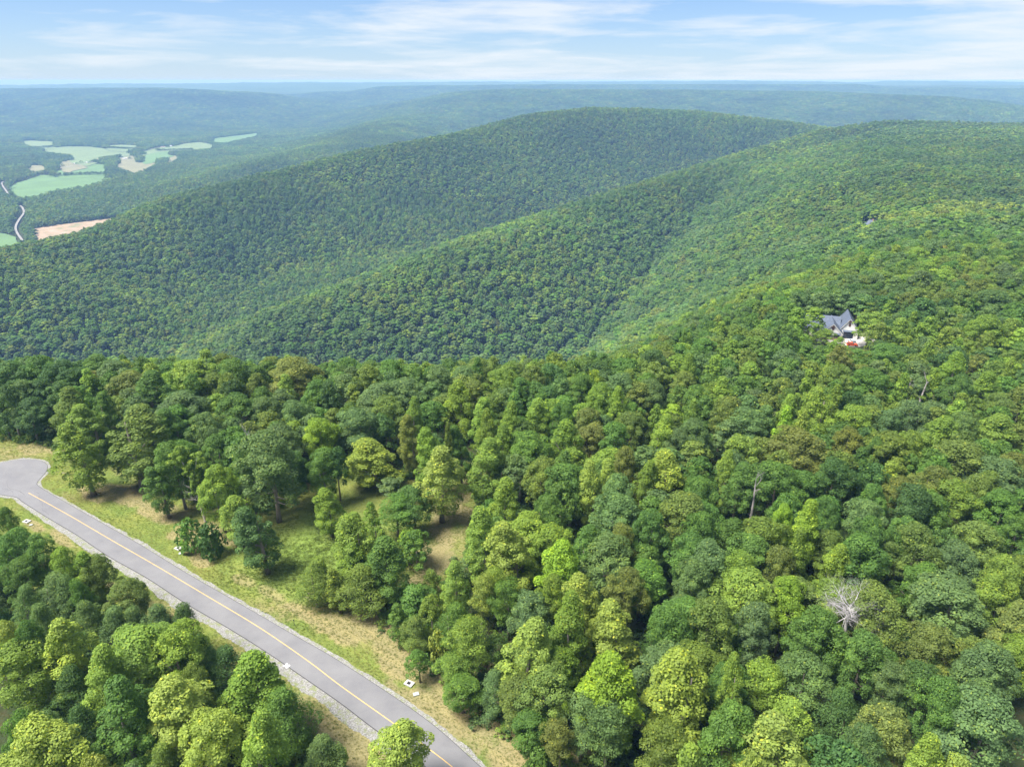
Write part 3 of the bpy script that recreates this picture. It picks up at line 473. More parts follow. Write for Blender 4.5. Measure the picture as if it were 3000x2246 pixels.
(1798,2255,102,175,0,0),(1925,2263,70,179,0,0),(1994,2245,76,184,0,4),(2061,2253,77,180,3,4),(-2072,2306,81,148,0,0),(-2008,2292,77,146,3,2),(-1954,2318,99,178,0,2),(-1477,2302,74,148,0,5),(-1330,2306,75,155,0,0),
(-1274,2303,75,180,0,4),(-875,2312,75,178,1,0),(-345,2296,83,180,3,0),(-274,2308,87,182,0,0),(-157,2306,103,166,0,1),(-20,2317,98,177,3,2),(313,2321,95,180,0,3),(385,2310,93,167,0,0),(517,2310,98,175,0,2),
(630,2320,79,201,1,0),(708,2322,70,204,1,4),(768,2296,73,163,3,1),(847,2314,84,175,0,4),(1098,2299,57,185,1,4),(1159,2308,80,164,0,2),(1225,2292,71,169,0,3),(1289,2312,74,180,3,1),(1357,2303,71,178,0,0),
(1428,2309,101,176,0,1),(1624,2297,78,149,0,0),(1701,2322,89,185,0,2),(1830,2317,68,173,3,1),(1902,2308,69,166,0,1),(1967,2319,73,147,0,1),(-2159,2370,74,157,3,1),(-2025,2355,79,159,0,0),(-1837,2369,80,176,0,3),
(-1713,2364,94,167,0,0),(-1652,2374,71,154,0,0),(-1583,2367,67,177,1,0),(-1449,2377,101,166,3,3),(-1234,2357,92,160,0,0),(-1168,2352,76,166,0,2),(-1105,2361,81,182,0,1),(-973,2376,80,149,0,3),(-915,2361,69,165,0,0),
(-778,2367,76,182,0,2),(-705,2360,96,155,0,3),(-574,2361,79,155,3,1),(-393,2368,68,178,0,2),(-319,2368,67,186,1,4),(-196,2379,92,150,0,2),(-116,2351,55,195,1,0),(73,2375,83,171,0,4),(133,2364,83,159,0,1),
(208,2367,77,173,0,0),(267,2368,81,156,0,0),(468,2380,70,168,0,2),(789,2378,76,163,0,0),(1066,2368,90,153,3,2),(1265,2375,79,145,0,2),(1338,2358,70,172,0,4),(1460,2374,98,184,0,2),(1577,2357,74,160,0,0),
(1935,2362,81,146,0,0),(1994,2380,65,178,1,4),(2053,2364,76,178,0,1),(2187,2372,71,181,0,4),(-2136,2433,71,177,0,0),(-2061,2412,69,180,0,2),(-1940,2411,87,146,0,0),(-1882,2411,79,180,0,2),(-1803,2436,96,175,0,1),
(-1357,2429,86,184,0,0),(-1279,2432,100,169,0,0),(-1211,2431,90,154,0,0),(-1090,2416,61,182,1,0),(-1009,2430,61,177,1,4),(-892,2420,74,171,3,0),(-806,2424,72,165,0,0),(-751,2420,72,152,0,2),(-619,2413,68,164,0,0),
(-567,2425,70,163,0,0),(-475,2408,79,167,3,1),(-358,2423,74,163,0,4),(-20,2416,75,156,0,3),(179,2427,69,159,0,4),(309,2427,58,166,1,0),(426,2418,89,163,0,0),(622,2419,104,167,0,4),(694,2410,89,170,0,1),
(765,2431,80,157,0,4),(906,2424,79,150,0,1),(1109,2422,77,171,0,0),(1296,2436,79,150,0,0),(1574,2426,84,159,0,3),(1638,2420,74,183,0,3),(1767,2423,73,159,0,0),(1821,2407,84,153,3,4),(2034,2422,88,153,0,0),
(2158,2427,80,166,1,0),(2220,2429,71,181,3,3),(-2294,2495,85,173,0,0),(-2232,2486,100,159,0,2),(-2094,2474,78,177,1,0),(-1974,2487,104,166,0,3),(-1834,2490,75,178,0,0),(-1768,2488,80,181,0,0),(-1639,2491,101,168,0,3),
(-1457,2487,102,165,0,4),(-1386,2486,79,173,1,0),(-990,2490,84,148,3,3),(-842,2483,71,201,1,4),(-769,2473,84,163,0,3),(-641,2465,90,155,0,1),(-523,2476,90,176,0,0),(-442,2464,79,175,0,2),(-384,2491,103,148,0,0),
(-313,2480,92,146,3,1),(-245,2480,95,178,0,0),(13,2493,79,149,0,2),(209,2484,84,147,0,2),(277,2481,100,172,0,0),(409,2481,97,158,0,0),(675,2476,96,175,0,0),(743,2493,71,149,0,1),(873,2477,93,152,0,2),(1053,2466,84,153,0,2),
(1537,2474,67,204,1,4),(1734,2475,93,146,0,5),(1854,2469,79,159,0,2),(1929,2485,102,175,0,0),(2002,2492,97,172,0,2),(2194,2492,104,156,0,1),(-2350,2531,60,200,1,4),(-2262,2548,70,183,0,0),(-2149,2526,91,177,0,2),
(-2066,2551,70,160,0,0),(-1866,2543,69,162,0,3),(-1754,2552,69,147,3,2),(-1557,2548,76,153,0,0),(-1358,2548,104,178,0,3),(-1283,2540,105,170,3,0),(-1199,2541,105,170,0,1),(-1092,2547,73,168,0,0),(-1006,2552,76,175,0,4),
(-886,2550,71,164,0,0),(-817,2551,97,165,0,2),(-755,2536,71,150,0,0),(-484,2541,105,182,0,0),(-151,2546,81,153,0,2),(-82,2534,76,181,0,2),(122,2539,74,168,0,2),(183,2545,97,152,0,2),(313,2549,58,198,1,0),
(361,2522,72,163,0,0),(501,2521,100,148,0,2),(581,2542,100,156,0,2),(833,2538,81,189,1,4),(971,2528,81,173,0,0),(1109,2533,82,173,1,0),(1223,2545,77,169,1,4),(1300,2523,95,144,0,0),(1499,2536,95,156,0,3),
(1565,2545,82,185,0,1),(1684,2546,96,159,0,1),(1836,2546,101,145,3,3),(1939,2551,91,161,3,0),(2071,2525,97,151,0,3),(2146,2546,70,170,0,0),(2287,2525,98,184,3,1),(-2374,2583,73,146,0,0),(-2307,2610,89,182,0,0),
(-2177,2605,74,181,1,4),(-2119,2590,85,174,0,3),(-1983,2581,74,149,0,2),(-1914,2591,78,183,0,0),(-1778,2606,86,149,0,3),(-1693,2591,103,165,0,4),(-1587,2609,91,170,0,2),(-1513,2585,64,197,1,0),(-1447,2599,87,176,3,4),
(-1312,2609,84,167,0,0),(-1047,2609,71,154,0,2),(-723,2603,69,175,1,0),(-378,2605,105,150,0,4),(-266,2600,104,168,0,0),(-195,2590,97,168,0,2),(-63,2593,87,147,0,0),(10,2584,76,168,1,4),(59,2609,74,174,0,1),
(148,2602,74,202,1,0),(283,2595,90,182,0,2),(540,2608,104,153,0,2),(664,2581,92,164,3,0),(862,2600,101,155,0,0),(938,2592,99,180,0,2),(1055,2600,80,167,0,0),(1316,2608,87,116,0,2),(1386,2595,92,109,0,2),
(1445,2606,81,151,0,3),(1536,2599,62,180,1,4),(1591,2604,83,162,0,4),(1728,2605,62,171,1,4),(1789,2609,75,145,0,4),(1851,2608,55,169,1,4),(2068,2590,74,166,0,0),(2199,2601,102,152,0,1),(2322,2584,77,182,3,0),
(-2397,2639,82,179,1,0),(-2138,2648,78,154,0,4),(-2072,2651,71,149,0,1),(-2014,2644,92,154,0,4),(-1943,2658,73,157,0,2),(-1890,2646,70,180,0,4),(-1528,2640,95,165,0,2),(-1156,2649,99,179,0,0),(-878,2665,69,150,0,1),
(-805,2646,94,172,0,0),(-696,2654,85,170,0,2),(-618,2663,72,179,0,0),(-551,2648,101,178,0,2),(-473,2651,73,159,0,4),(-19,2646,100,153,0,0),(45,2666,58,192,1,4),(237,2653,104,149,0,2),(375,2666,74,148,0,0),
(447,2659,75,167,0,1),(619,2655,102,167,0,2),(691,2653,104,158,0,4),(770,2638,104,167,0,0),(832,2667,99,161,0,2),(909,2656,90,159,3,3),(1027,2657,66,186,1,0),(1083,2666,87,151,0,3),(1167,2649,73,125,0,0),
(1234,2654,86,114,0,0),(1289,2666,70,102,0,0),(1352,2666,79,93,0,0),(1414,2659,74,86,0,1),(1873,2652,78,172,0,2),(1941,2652,96,146,0,4),(2030,2654,98,184,3,4),(2158,2647,72,162,0,0),(2220,2665,61,175,1,4),
(2350,2663,92,154,0,4),(2420,2659,78,151,0,2),(-2503,2696,69,186,1,0),(-2428,2708,94,162,0,1),(-2364,2712,81,149,0,4),(-2302,2713,75,150,0,0),(-2179,2710,84,179,0,2),(-2097,2713,104,175,0,2),(-1985,2715,72,146,0,1),
(-1902,2709,99,160,0,0),(-1778,2719,76,158,0,0),(-1711,2704,70,163,0,0),(-1646,2718,81,179,0,1),(-1589,2719,77,160,0,1),(-1500,2719,74,146,0,0),(-1305,2699,77,151,0,2),(-1242,2714,102,161,0,2),(-1044,2715,75,159,0,0),
(-970,2694,87,153,0,0),(-860,2719,90,183,0,0),(-779,2716,73,178,0,0),(-721,2719,79,148,3,0),(-602,2719,84,176,0,2),(-531,2724,77,183,0,4),(-455,2718,62,202,1,4),(-130,2700,74,183,0,3),(-66,2706,91,150,0,2),
(16,2718,96,172,0,1),(137,2715,77,153,3,0),(284,2698,75,182,0,0),(463,2723,95,174,0,2),(539,2707,93,177,3,4),(785,2725,79,166,3,1),(917,2716,59,178,1,4),(1124,2714,95,183,0,0),(1246,2710,74,95,0,1),(1460,2703,59,65,0,0),
(1791,2719,103,161,0,2),(2119,2718,97,176,0,1),(2267,2716,79,168,0,2),(2374,2718,80,153,3,0),(2445,2723,77,154,0,1),(2528,2724,85,150,3,1),(-2546,2763,66,169,1,4),(-2417,2779,83,169,0,0),(-2323,2769,71,171,1,4),
(-1884,2773,92,155,0,1),(-1741,2782,74,178,0,0),(-1478,2770,77,165,0,2),(-1399,2766,104,150,0,0),(-1226,2774,75,183,0,2),(-1144,2754,79,181,0,2),(-1004,2768,69,167,0,2),(-947,2777,82,164,0,2),(-808,2782,88,184,0,3),
(-688,2775,69,184,3,2),(-345,2763,82,185,0,5),(-144,2767,82,174,1,4),(-26,2776,55,174,1,0),(90,2769,79,190,1,0),(173,2778,71,181,0,1),(241,2781,90,146,0,1),(310,2774,72,150,3,1),(375,2763,86,183,0,0),(513,2776,97,177,0,1),
(628,2773,68,170,1,0),(715,2751,56,198,1,0),(840,2757,72,157,0,1),(1093,2767,76,175,0,0),(1156,2772,102,151,0,4),(1228,2762,57,102,1,0),(1302,2771,61,68,3,3),(1362,2760,57,62,0,2),(1434,2761,49,51,0,4),
(1494,2751,81,183,0,2),(1630,2770,78,169,0,1),(1808,2778,69,147,0,0),(1960,2781,82,182,0,2),(2080,2775,87,148,0,4),(2166,2781,98,176,0,2),(2227,2776,68,179,0,0),(2291,2764,69,160,3,2),(2402,2773,99,145,0,0),
(-2561,2837,96,160,0,2),(-2502,2817,73,160,0,0),(-2290,2808,68,167,0,0),(-2179,2820,84,154,0,2),(-2089,2813,79,177,0,0),(-1966,2817,89,154,0,0),(-1844,2832,76,162,0,3),(-1697,2820,96,172,0,1),(-1438,2823,93,153,0,0),
(-1323,2827,72,157,0,0),(-1244,2826,55,199,1,4),(-1171,2811,87,174,0,4),(-1109,2816,76,184,0,3),(-1050,2820,97,148,3,0),(-931,2834,73,198,1,0),(-728,2834,94,163,0,3),(-574,2833,75,168,0,0),(-508,2838,80,182,0,2),
(-453,2830,78,157,0,1),(-377,2820,91,147,0,5),(-258,2833,88,172,0,0),(-178,2811,72,146,0,4),(-128,2839,84,183,0,1),(-56,2835,79,180,0,3),(58,2834,78,172,0,1),(213,2830,56,168,1,4),(352,2822,57,173,1,0),
(468,2823,98,146,0,2),(605,2832,102,157,0,1),(668,2839,72,173,0,0),(748,2825,54,187,1,4),(805,2827,92,176,0,0),(871,2810,73,204,1,4),(942,2816,104,181,0,2),(1070,2819,82,150,0,3),(1125,2834,81,167,0,0),
(1247,2817,57,62,0,2),(1324,2824,46,49,0,3),(1578,2834,87,161,0,3),(1658,2818,72,148,0,0),(1737,2811,91,166,3,4),(1866,2815,80,166,0,0),(2118,2828,84,172,3,0),(2244,2834,79,179,1,0),(2309,2820,90,155,0,0),
(2441,2823,78,166,0,1),(2512,2818,97,166,0,0),(-2482,2886,100,179,0,0),(-2402,2885,69,177,0,4),(-2321,2891,103,161,0,1),(-2130,2878,81,166,3,1),(-2062,2879,90,157,0,4),(-1933,2887,83,168,0,2),(-1798,2885,80,158,0,0),
(-1684,2882,59,170,1,0),(-1489,2881,72,161,0,0),(-1407,2879,78,150,0,1),(-1349,2889,90,160,0,2),(-1281,2867,93,149,0,0),(-1214,2895,97,185,0,1),(-1078,2895,83,158,0,2),(-953,2894,79,178,0,0),(-889,2876,83,174,3,0),
(-808,2876,87,184,0,0),(-700,2894,80,155,0,0),(-629,2867,73,183,0,1),(-544,2890,86,182,3,3),(-413,2886,96,177,0,1),(-17,2880,96,167,0,4),(96,2887,93,176,0,3),(172,2897,74,159,0,1),(234,2896,75,158,0,1),
(308,2875,93,160,0,2),(372,2883,82,159,0,2),(445,2892,78,166,0,2),(565,2896,99,179,0,2),(623,2892,70,175,0,1),(775,2894,82,164,0,3),(892,2867,103,150,0,1),(977,2892,72,155,0,4),(1285,2876,39,38,0,2),(1617,2882,69,181,0,1),
(1706,2880,62,192,1,4),(1814,2875,68,194,1,0),(1878,2895,102,156,3,2),(1941,2878,73,184,0,1),(2018,2874,76,157,0,0),(2094,2894,70,154,0,1),(2356,2892,87,152,0,0),(2487,2871,70,165,0,1),(2563,2876,101,155,0,1),
]
VAULTS = [(-83.62, 147.55, 0), (-129.05, 159.38, 0), (-142.75, 196.76, 0), (-19.99, 104.18, 0)]
LIDS = [(-82.09, 145.6), (-126.97, 157.81), (-141.03, 194.56), (-18.35, 101.67)]
MARKER = (-147.77, 203.61)
NUMBER = (-45.43, 109.19)
PEDESTAL = (-45.3, 104.18)
POST = (-46.84, 120.27)
STUMP = (-5.88, 96.98)
LEAN = (-81.46, 159.38)
SNAG = (60.8, 153.2)
SILVER = (64.7, 108.3)
FORK = (138.4, 220.4)
SNAG2 = (-73.6, 175.1)
HOUSE = (147.2, 304.4)
HOUSE2 = (444.2, 882.5)
HOUSE3 = (502.1, 781.6)
HOUSE4 = (158.9, 260.6)
PATCH = (191.0, 246.8)
FIELDS = [('green',[(-1984.94,2884.01),(-2016.53,2974.95),(-2037.13,3071.47),(-2090.73,3261.05),(-2028.24,3238.9),(-1978.97,3174.12),(-1907.08,3217.03),(-1759.79,3230.11),(-1753.45,3111.76),(-1740.81,2993.79),(-1769.04,2919.75),(-1786.35,2849.09),(-1772.61,2717.08),(-1802.89,2670.5),(-1880.74,2748.98)]),
('green',[(-2098.78,3376.29),(-2113.25,3499.55),(-2125.57,3604.51),(-2113.81,3715.67),(-2030.6,3687.27),(-1905.13,3449.23),(-1928.96,3376.29),(-1986.82,3338.58),(-2040.62,3306.23)]),
('pale',[(-2907.33,4549.84),(-2849.95,4592.45),(-2835.39,4697.93),(-2804.29,4725.03),(-2653.73,4706.93),(-2477.73,4549.84),(-2351.15,4507.99),(-2244.09,4426.47),(-2251.24,4309.39),(-2312.07,4234.6),(-2317.27,4126.99),(-2424.6,4234.6),(-2524.46,4286.69),(-2690.36,4386.77)]),
('pale',[(-3371.41,5117.6),(-3338.08,5192.87),(-3130.75,5117.6),(-2961.81,4846.06),(-3012.06,4770.88),(-3141.99,4865.21)]),
('green',[(-2153.18,5338.5),(-2109.43,5578.69),(-2047.67,5799.97),(-2015.88,6024.4),(-1970.79,5827.13),(-1965.55,5456.03),(-1968.83,5149.6),(-2061.95,5192.87)]),
('pale',[(-2154.25,4271.68),(-2182.38,4466.87),(-2192.92,4635.84),(-2147.68,4725.03),(-2170.31,4963.21),(-2113.11,5065.11),(-1935.85,4865.21),(-1897.54,4725.03),(-1967.77,4592.45),(-2070.74,4549.84),(-2123.15,4466.87),(-2079.58,4309.39)]),
('tan',[(-1966.95,3659.28),(-1967.02,3744.49),(-1904.53,3744.49),(-1841.26,3851.88),(-1810.78,3744.49),(-1767.63,3499.55),(-1748.25,3400.27),(-1863.88,3551.29)]),
('tan',[(-2121.11,3978.35),(-2118.25,4113.04),(-2067.14,4092.28),(-1983.54,3926.82),(-1982.53,3851.88),(-2059.31,3876.56)]),
('green',[(-1403.64,1952.06),(-1372.29,1935.16),(-1287.36,1854.58),(-1247.62,1772.8),(-1270.76,1751.63),(-1307.53,1751.63),(-1444.25,1952.06)]),
('tan',[(-1818.96,3895.26),(-1868.29,4058.13),(-1882.14,4183.72),(-1847.3,4126.99),(-1819.75,3978.35),(-1789.89,3851.88)]),
('tan',[(-2361.74,3577.71),(-2360.14,3642.69),(-2298.7,3631.7),(-2244.08,3551.29),(-2277.28,3499.55)]),
('tan',[(-2298.24,3744.49),(-2310.64,3864.18),(-2241.95,3833.58),(-2154.51,3744.49),(-2137.63,3604.51),(-2124.97,3499.55),(-2213.74,3631.7)]),
('pale',[(-2477.5,4155.17),(-2396.56,4183.72),(-2217.15,3978.35),(-2193.6,3815.44),(-2347.31,3939.58)]),
('green',[(-2020.85,4024.52),(-2050.97,4309.39),(-1984.57,4386.77),(-1937.84,4092.28),(-1926.05,3895.26)]),
('pale',[(-2593.88,4770.88),(-2521.24,4846.06),(-2388.74,4770.88),(-2328.45,4662.25),(-2402.33,4609.71),(-2521.37,4662.25)])]
SITE = [(-1352.02,2013.38),(-1325.46,2059.41),(-1288.68,2107.43),(-1244.79,2147.36),(-1197.15,2199.29),(-1168.6,2157.56),(-1200.48,2078.37),(-1205.52,2022.44),(-1224.57,1935.16),(-1230.74,1862.36),(-1238.93,1854.58),(-1295.08,1935.16)]
VALLEY_ROADS = [[(-1274.4,1846.86),(-1356.26,1952.06),(-1416.61,2040.77),(-1480.48,2157.56),(-1535.21,2264.77),(-1598.11,2357.93),(-1637.57,2407.24)],
[(-1848.22,2670.5),(-1932.41,2781.61),(-2035.33,2919.75),(-2091.68,3012.86),(-2088.68,3111.76),(-2115.3,3238.9),(-2127.09,3376.29),(-2139.86,3525.24),(-2134.93,3642.69),(-2132.85,3773.74),(-2173.77,3958.88),(-2151.82,4058.13),(-2138.88,4126.99),(-2147.16,4271.68),(-2182.38,4466.87),(-2197.27,4662.25),(-2167.82,4770.88)]]
FARM = [(-2295.14,5013.66,14,9),(-2227.69,4963.21,12,8),(-2229.65,5044.41,12,8),(-2181.84,4662.25,30,10),(-2159.4,4725.03,34,12),(-2296.2,4725.03,14,9),(-2282.22,4770.88,12,8),(-2058.62,3939.58,26,11),(-2184.03,3978.35,14,9),(-2179.18,3895.26,14,9),(-2132.72,3756.14,12,8),(-2184.55,3687.27,12,8),(-2197.88,3604.51,14,9),(-2154.51,3744.49,12,8),(-2118.44,3338.58,12,8),(-2031.24,4004.6,12,8)]
HEDGES = [[(-2015.21,3217.03),(-1968.74,3230.11),(-1888.09,3261.05),(-1782.78,3274.48)],
[(-2941.2,4592.45),(-2891.28,4635.84),(-2877.93,4770.88)],
[(-2516.82,4609.71),(-2367.97,4541.41),(-2209.23,4507.99)],
[(-2142.47,3791.5),(-2060.76,3744.49),(-1977.34,3715.67)],
[(-2111.97,4426.47),(-2016.56,4426.47),(-1915.83,4466.87)]]
QUARRY = [(-3057.83,13898.5),(-3655.18,17283.8),(-3558.43,16966.6),(-2932.99,13490.9)]

# ------------------------------------------------------------------ helpers
def tag(o, label=None, cat=None, group=None, kind=None):
    if label: o['label'] = label
    if cat: o['category'] = cat
    if group: o['group'] = group
    if kind: o['kind'] = kind
    return o
def link(name, me, parent=None, mat=None):
    o = bpy.data.objects.new(name, me)
    if mat is not None and me is not None and not me.materials: me.materials.append(mat)
    COL.objects.link(o)
    if parent: o.parent = parent
    return o
def empty(name, loc, rz=0, **k):
    o = bpy.data.objects.new(name, None); COL.objects.link(o); o.location = loc; o.rotation_euler = (0, 0, rz); o.empty_display_size = .5
    return tag(o, **k)
def np_mesh(name, V, Fq, attrs=None, mats=(), mi=None, smooth=False):
    """V (n,3), Fq (m,4) quads or (m,3) tris; attrs: name->(domain, array)"""
    me = bpy.data.meshes.new(name); k = Fq.shape[1]
    me.vertices.add(len(V)); me.vertices.foreach_set('co', np.ascontiguousarray(V, np.float32).ravel())
    me.loops.add(Fq.size); me.loops.foreach_set('vertex_index', np.ascontiguousarray(Fq, np.int32).ravel())
    me.polygons.add(len(Fq)); me.polygons.foreach_set('loop_start', np.arange(0, Fq.size, k, dtype=np.int32))
    if mi is not None: me.polygons.foreach_set('material_index', np.ascontiguousarray(mi, np.int32))
    if smooth: me.polygons.foreach_set('use_smooth', np.ones(len(Fq), bool))
    for m in mats: me.materials.append(m)
    me.update(calc_edges=True)
    for an, (dom, a) in (attrs or {}).items():
        a = np.asarray(a, np.float32)
        if a.ndim == 1:
            at = me.attributes.new(an, 'FLOAT', dom); at.data.foreach_set('value', a)
        else:
            at = me.attributes.new(an, 'FLOAT_VECTOR', dom); at.data.foreach_set('vector', a.ravel())
    return me
class MB:
    """collects simple solids into one mesh"""
    def __init__(s): s.v = []; s.f = []
    def add(s, vs, fs):
        b = len(s.v); s.v += [tuple(v) for v in vs]; s.f += [tuple(i+b for i in f) for f in fs]; return s
    def box(s, x0, x1, y0, y1, z0, z1):
        return s.add([(x0,y0,z0),(x1,y0,z0),(x1,y1,z0),(x0,y1,z0),(x0,y0,z1),(x1,y0,z1),(x1,y1,z1),(x0,y1,z1)],
                     [(0,3,2,1),(4,5,6,7),(0,1,5,4),(1,2,6,5),(2,3,7,6),(3,0,4,7)])
    def prism(s, pts, a, b):       # pts in (x,z), extruded from y=a to y=b
        n = len(pts); vs = [(p[0], a, p[1]) for p in pts]+[(p[0], b, p[1]) for p in pts]
        return s.add(vs, [tuple(range(n)), tuple(range(2*n-1, n-1, -1))]+[(i, i+n, (i+1) % n+n, (i+1) % n) for i in range(n)])
    def slab(s, poly, z0, z1):     # vertical extrusion of a plan outline
        n = len(poly); vs = [(p[0], p[1], z0) for p in poly]+[(p[0], p[1], z1) for p in poly]
        return s.add(vs, [tuple(range(n-1, -1, -1)), tuple(range(n, 2*n))]+[(i, (i+1) % n, (i+1) % n+n, i+n) for i in range(n)])
    def tube(s, pts, rad, n=6):
        rings = []
        for i, p in enumerate(pts):
            p = Vector(p); q = Vector(pts[min(i+1, len(pts)-1)])-Vector(pts[max(i-1, 0)])
            if q.length < 1e-6: q = Vector((0, 0, 1))
            q.normalize(); a = q.orthogonal().normalized(); b = q.cross(a)
            rings.append([p+(a*math.cos(2*math.pi*k/n)+b*math.sin(2*math.pi*k/n))*rad[i] for k in range(n)])
        vs = [v for r_ in rings for v in r_]; fs = []
        for i in range(len(pts)-1):
            for k in range(n): fs.append((i*n+k, i*n+(k+1) % n, (i+1)*n+(k+1) % n, (i+1)*n+k))
        fs.append(tuple(range(n-1, -1, -1))); fs.append(tuple(len(vs)-n+k for k in range(n)))
        return s.add(vs, fs)
    def mesh(s, name, mat, tri=False, smooth=False):
        me = bpy.data.meshes.new(name); me.from_pydata(s.v, [], s.f)
        bm = bmesh.new(); bm.from_mesh(me); bmesh.ops.recalc_face_normals(bm, faces=bm.faces)
        if tri: bmesh.ops.triangulate(bm, faces=[f for f in bm.faces if len(f.verts) > 4])
        bm.to_mesh(me); bm.free(); me.materials.append(mat)
        if smooth:
            for p in me.polygons: p.use_smooth = True
        return me
    def build(s, name, mat, parent=None, **k):
        return link(name, s.mesh(name, mat, k.get('tri', True), k.get('smooth', False)), parent)

# ------------------------------------------------------------------ materials
def mat(name):
    m = bpy.data.materials.new(name); m.use_nodes = True; m.node_tree.nodes.clear(); return m, m.node_tree.nodes.new, m.node_tree.links.new
def noise(N, L, scale, detail=4, rough=.55, vec=None, dist=0):
    n = N('ShaderNodeTexNoise'); n.inputs['Scale'].default_value = scale; n.inputs['Detail'].default_value = detail
    n.inputs['Roughness'].default_value = rough; n.inputs['Distortion'].default_value = dist
    if vec is None:
        g = N('ShaderNodeNewGeometry'); vec = g.outputs['Position']
    L(vec, n.inputs['Vector']); return n.outputs[0]
def ramp(N, L, fac, stops):
    r_ = N('ShaderNodeValToRGB'); L(fac, r_.inputs[0]); e = r_.color_ramp.elements
    while len(e) < len(stops): e.new(.5)
    for k, (p, c) in enumerate(stops):
        e[k].position = p; e[k].color = (*c, 1) if len(c) == 3 else c
    return r_.outputs[0]
def mix(N, L, fac, a, b, mode='MIX'):
    m = N('ShaderNodeMixRGB'); m.blend_type = mode
    for k, v in enumerate((fac, a, b)):
        if hasattr(v, 'is_output'): L(v, m.inputs[k])
        elif k == 0: m.inputs[0].default_value = v
        else: m.inputs[k].default_value = (*v, 1)
    return m.outputs[0]
def simple(name, col, rough=.6, var=.25, scale=2.0, metal=0, bump=0, spec=.4):
    m, N, L = mat(name); p = N('ShaderNodeBsdfPrincipled'); o = N('ShaderNodeOutputMaterial')
    f = noise(N, L, scale, 5)
    c = ramp(N, L, f, [(.3, tuple(x*(1-var) for x in col)), (.7, tuple(min(1, x*(1+var)) for x in col))])
    L(c, p.inputs['Base Color']); p.inputs['Roughness'].default_value = rough; p.inputs['Metallic'].default_value = metal
    p.inputs['Specular IOR Level'].default_value = spec
    if bump:
        b = N('ShaderNodeBump'); b.inputs['Strength'].default_value = bump; b.inputs['Distance'].default_value = .05; L(f, b.inputs['Height']); L(b.outputs[0], p.inputs['Normal'])
    L(p.outputs[0], o.inputs[0]); return m
def leaf_material():
    m, N, L = mat('leaves'); o = N('ShaderNodeOutputMaterial')
    t = N('ShaderNodeAttribute'); t.attribute_type = 'INSTANCER'; t.attribute_name = 'tint'
    v = N('ShaderNodeAttribute'); v.attribute_type = 'GEOMETRY'; v.attribute_name = 'leafvar'
    vr = ramp(N, L, v.outputs['Fac'], [(0, (.70, .72, .74)), (.5, (1, 1, 1)), (.86, (1.35, 1.28, 1.05)), (1, (2.1, 1.65, .9))])
    c = mix(N, L, 1.0, t.outputs['Color'], vr, 'MULTIPLY')
    p = N('ShaderNodeBsdfPrincipled'); L(c, p.inputs['Base Color']); p.inputs['Roughness'].default_value = .62; p.inputs['Specular IOR Level'].default_value = .22
    tr = N('ShaderNodeBsdfTranslucent'); L(mix(N, L, 1.0, c, (1.15, 1.25, .55), 'MULTIPLY'), tr.inputs[0])
    s = N('ShaderNodeMixShader'); s.inputs[0].default_value = .36; L(p.outputs[0], s.inputs[1]); L(tr.outputs[0], s.inputs[2]); L(s.outputs[0], o.inputs[0])
    return m
M_LEAF = leaf_material()
M_BARK = simple('bark', (.20, .17, .14), .9, .3, 3, bump=.4)
M_SILVER = simple('silver_wood', (.42, .40, .39), .85, .2, 2)
M_DEAD = simple('bleached_wood', (.34, .31, .29), .85, .25, 2)
TINT = {'G': (.090, .172, .032), 'B': (.106, .176, .056), 'OG': (.128, .186, .036), 'D': (.066, .130, .034), 'YG': (.162, .250, .038),
        'O': (.142, .176, .038), 'Y': (.232, .305, .056), 'L': (.182, .290, .028), 'P': (.098, .162, .048)}
CK = ['G', 'B', 'OG', 'D', 'YG', 'O', 'Y', 'L', 'P']; SK = ['r', 't', 'p', 'v', 's']

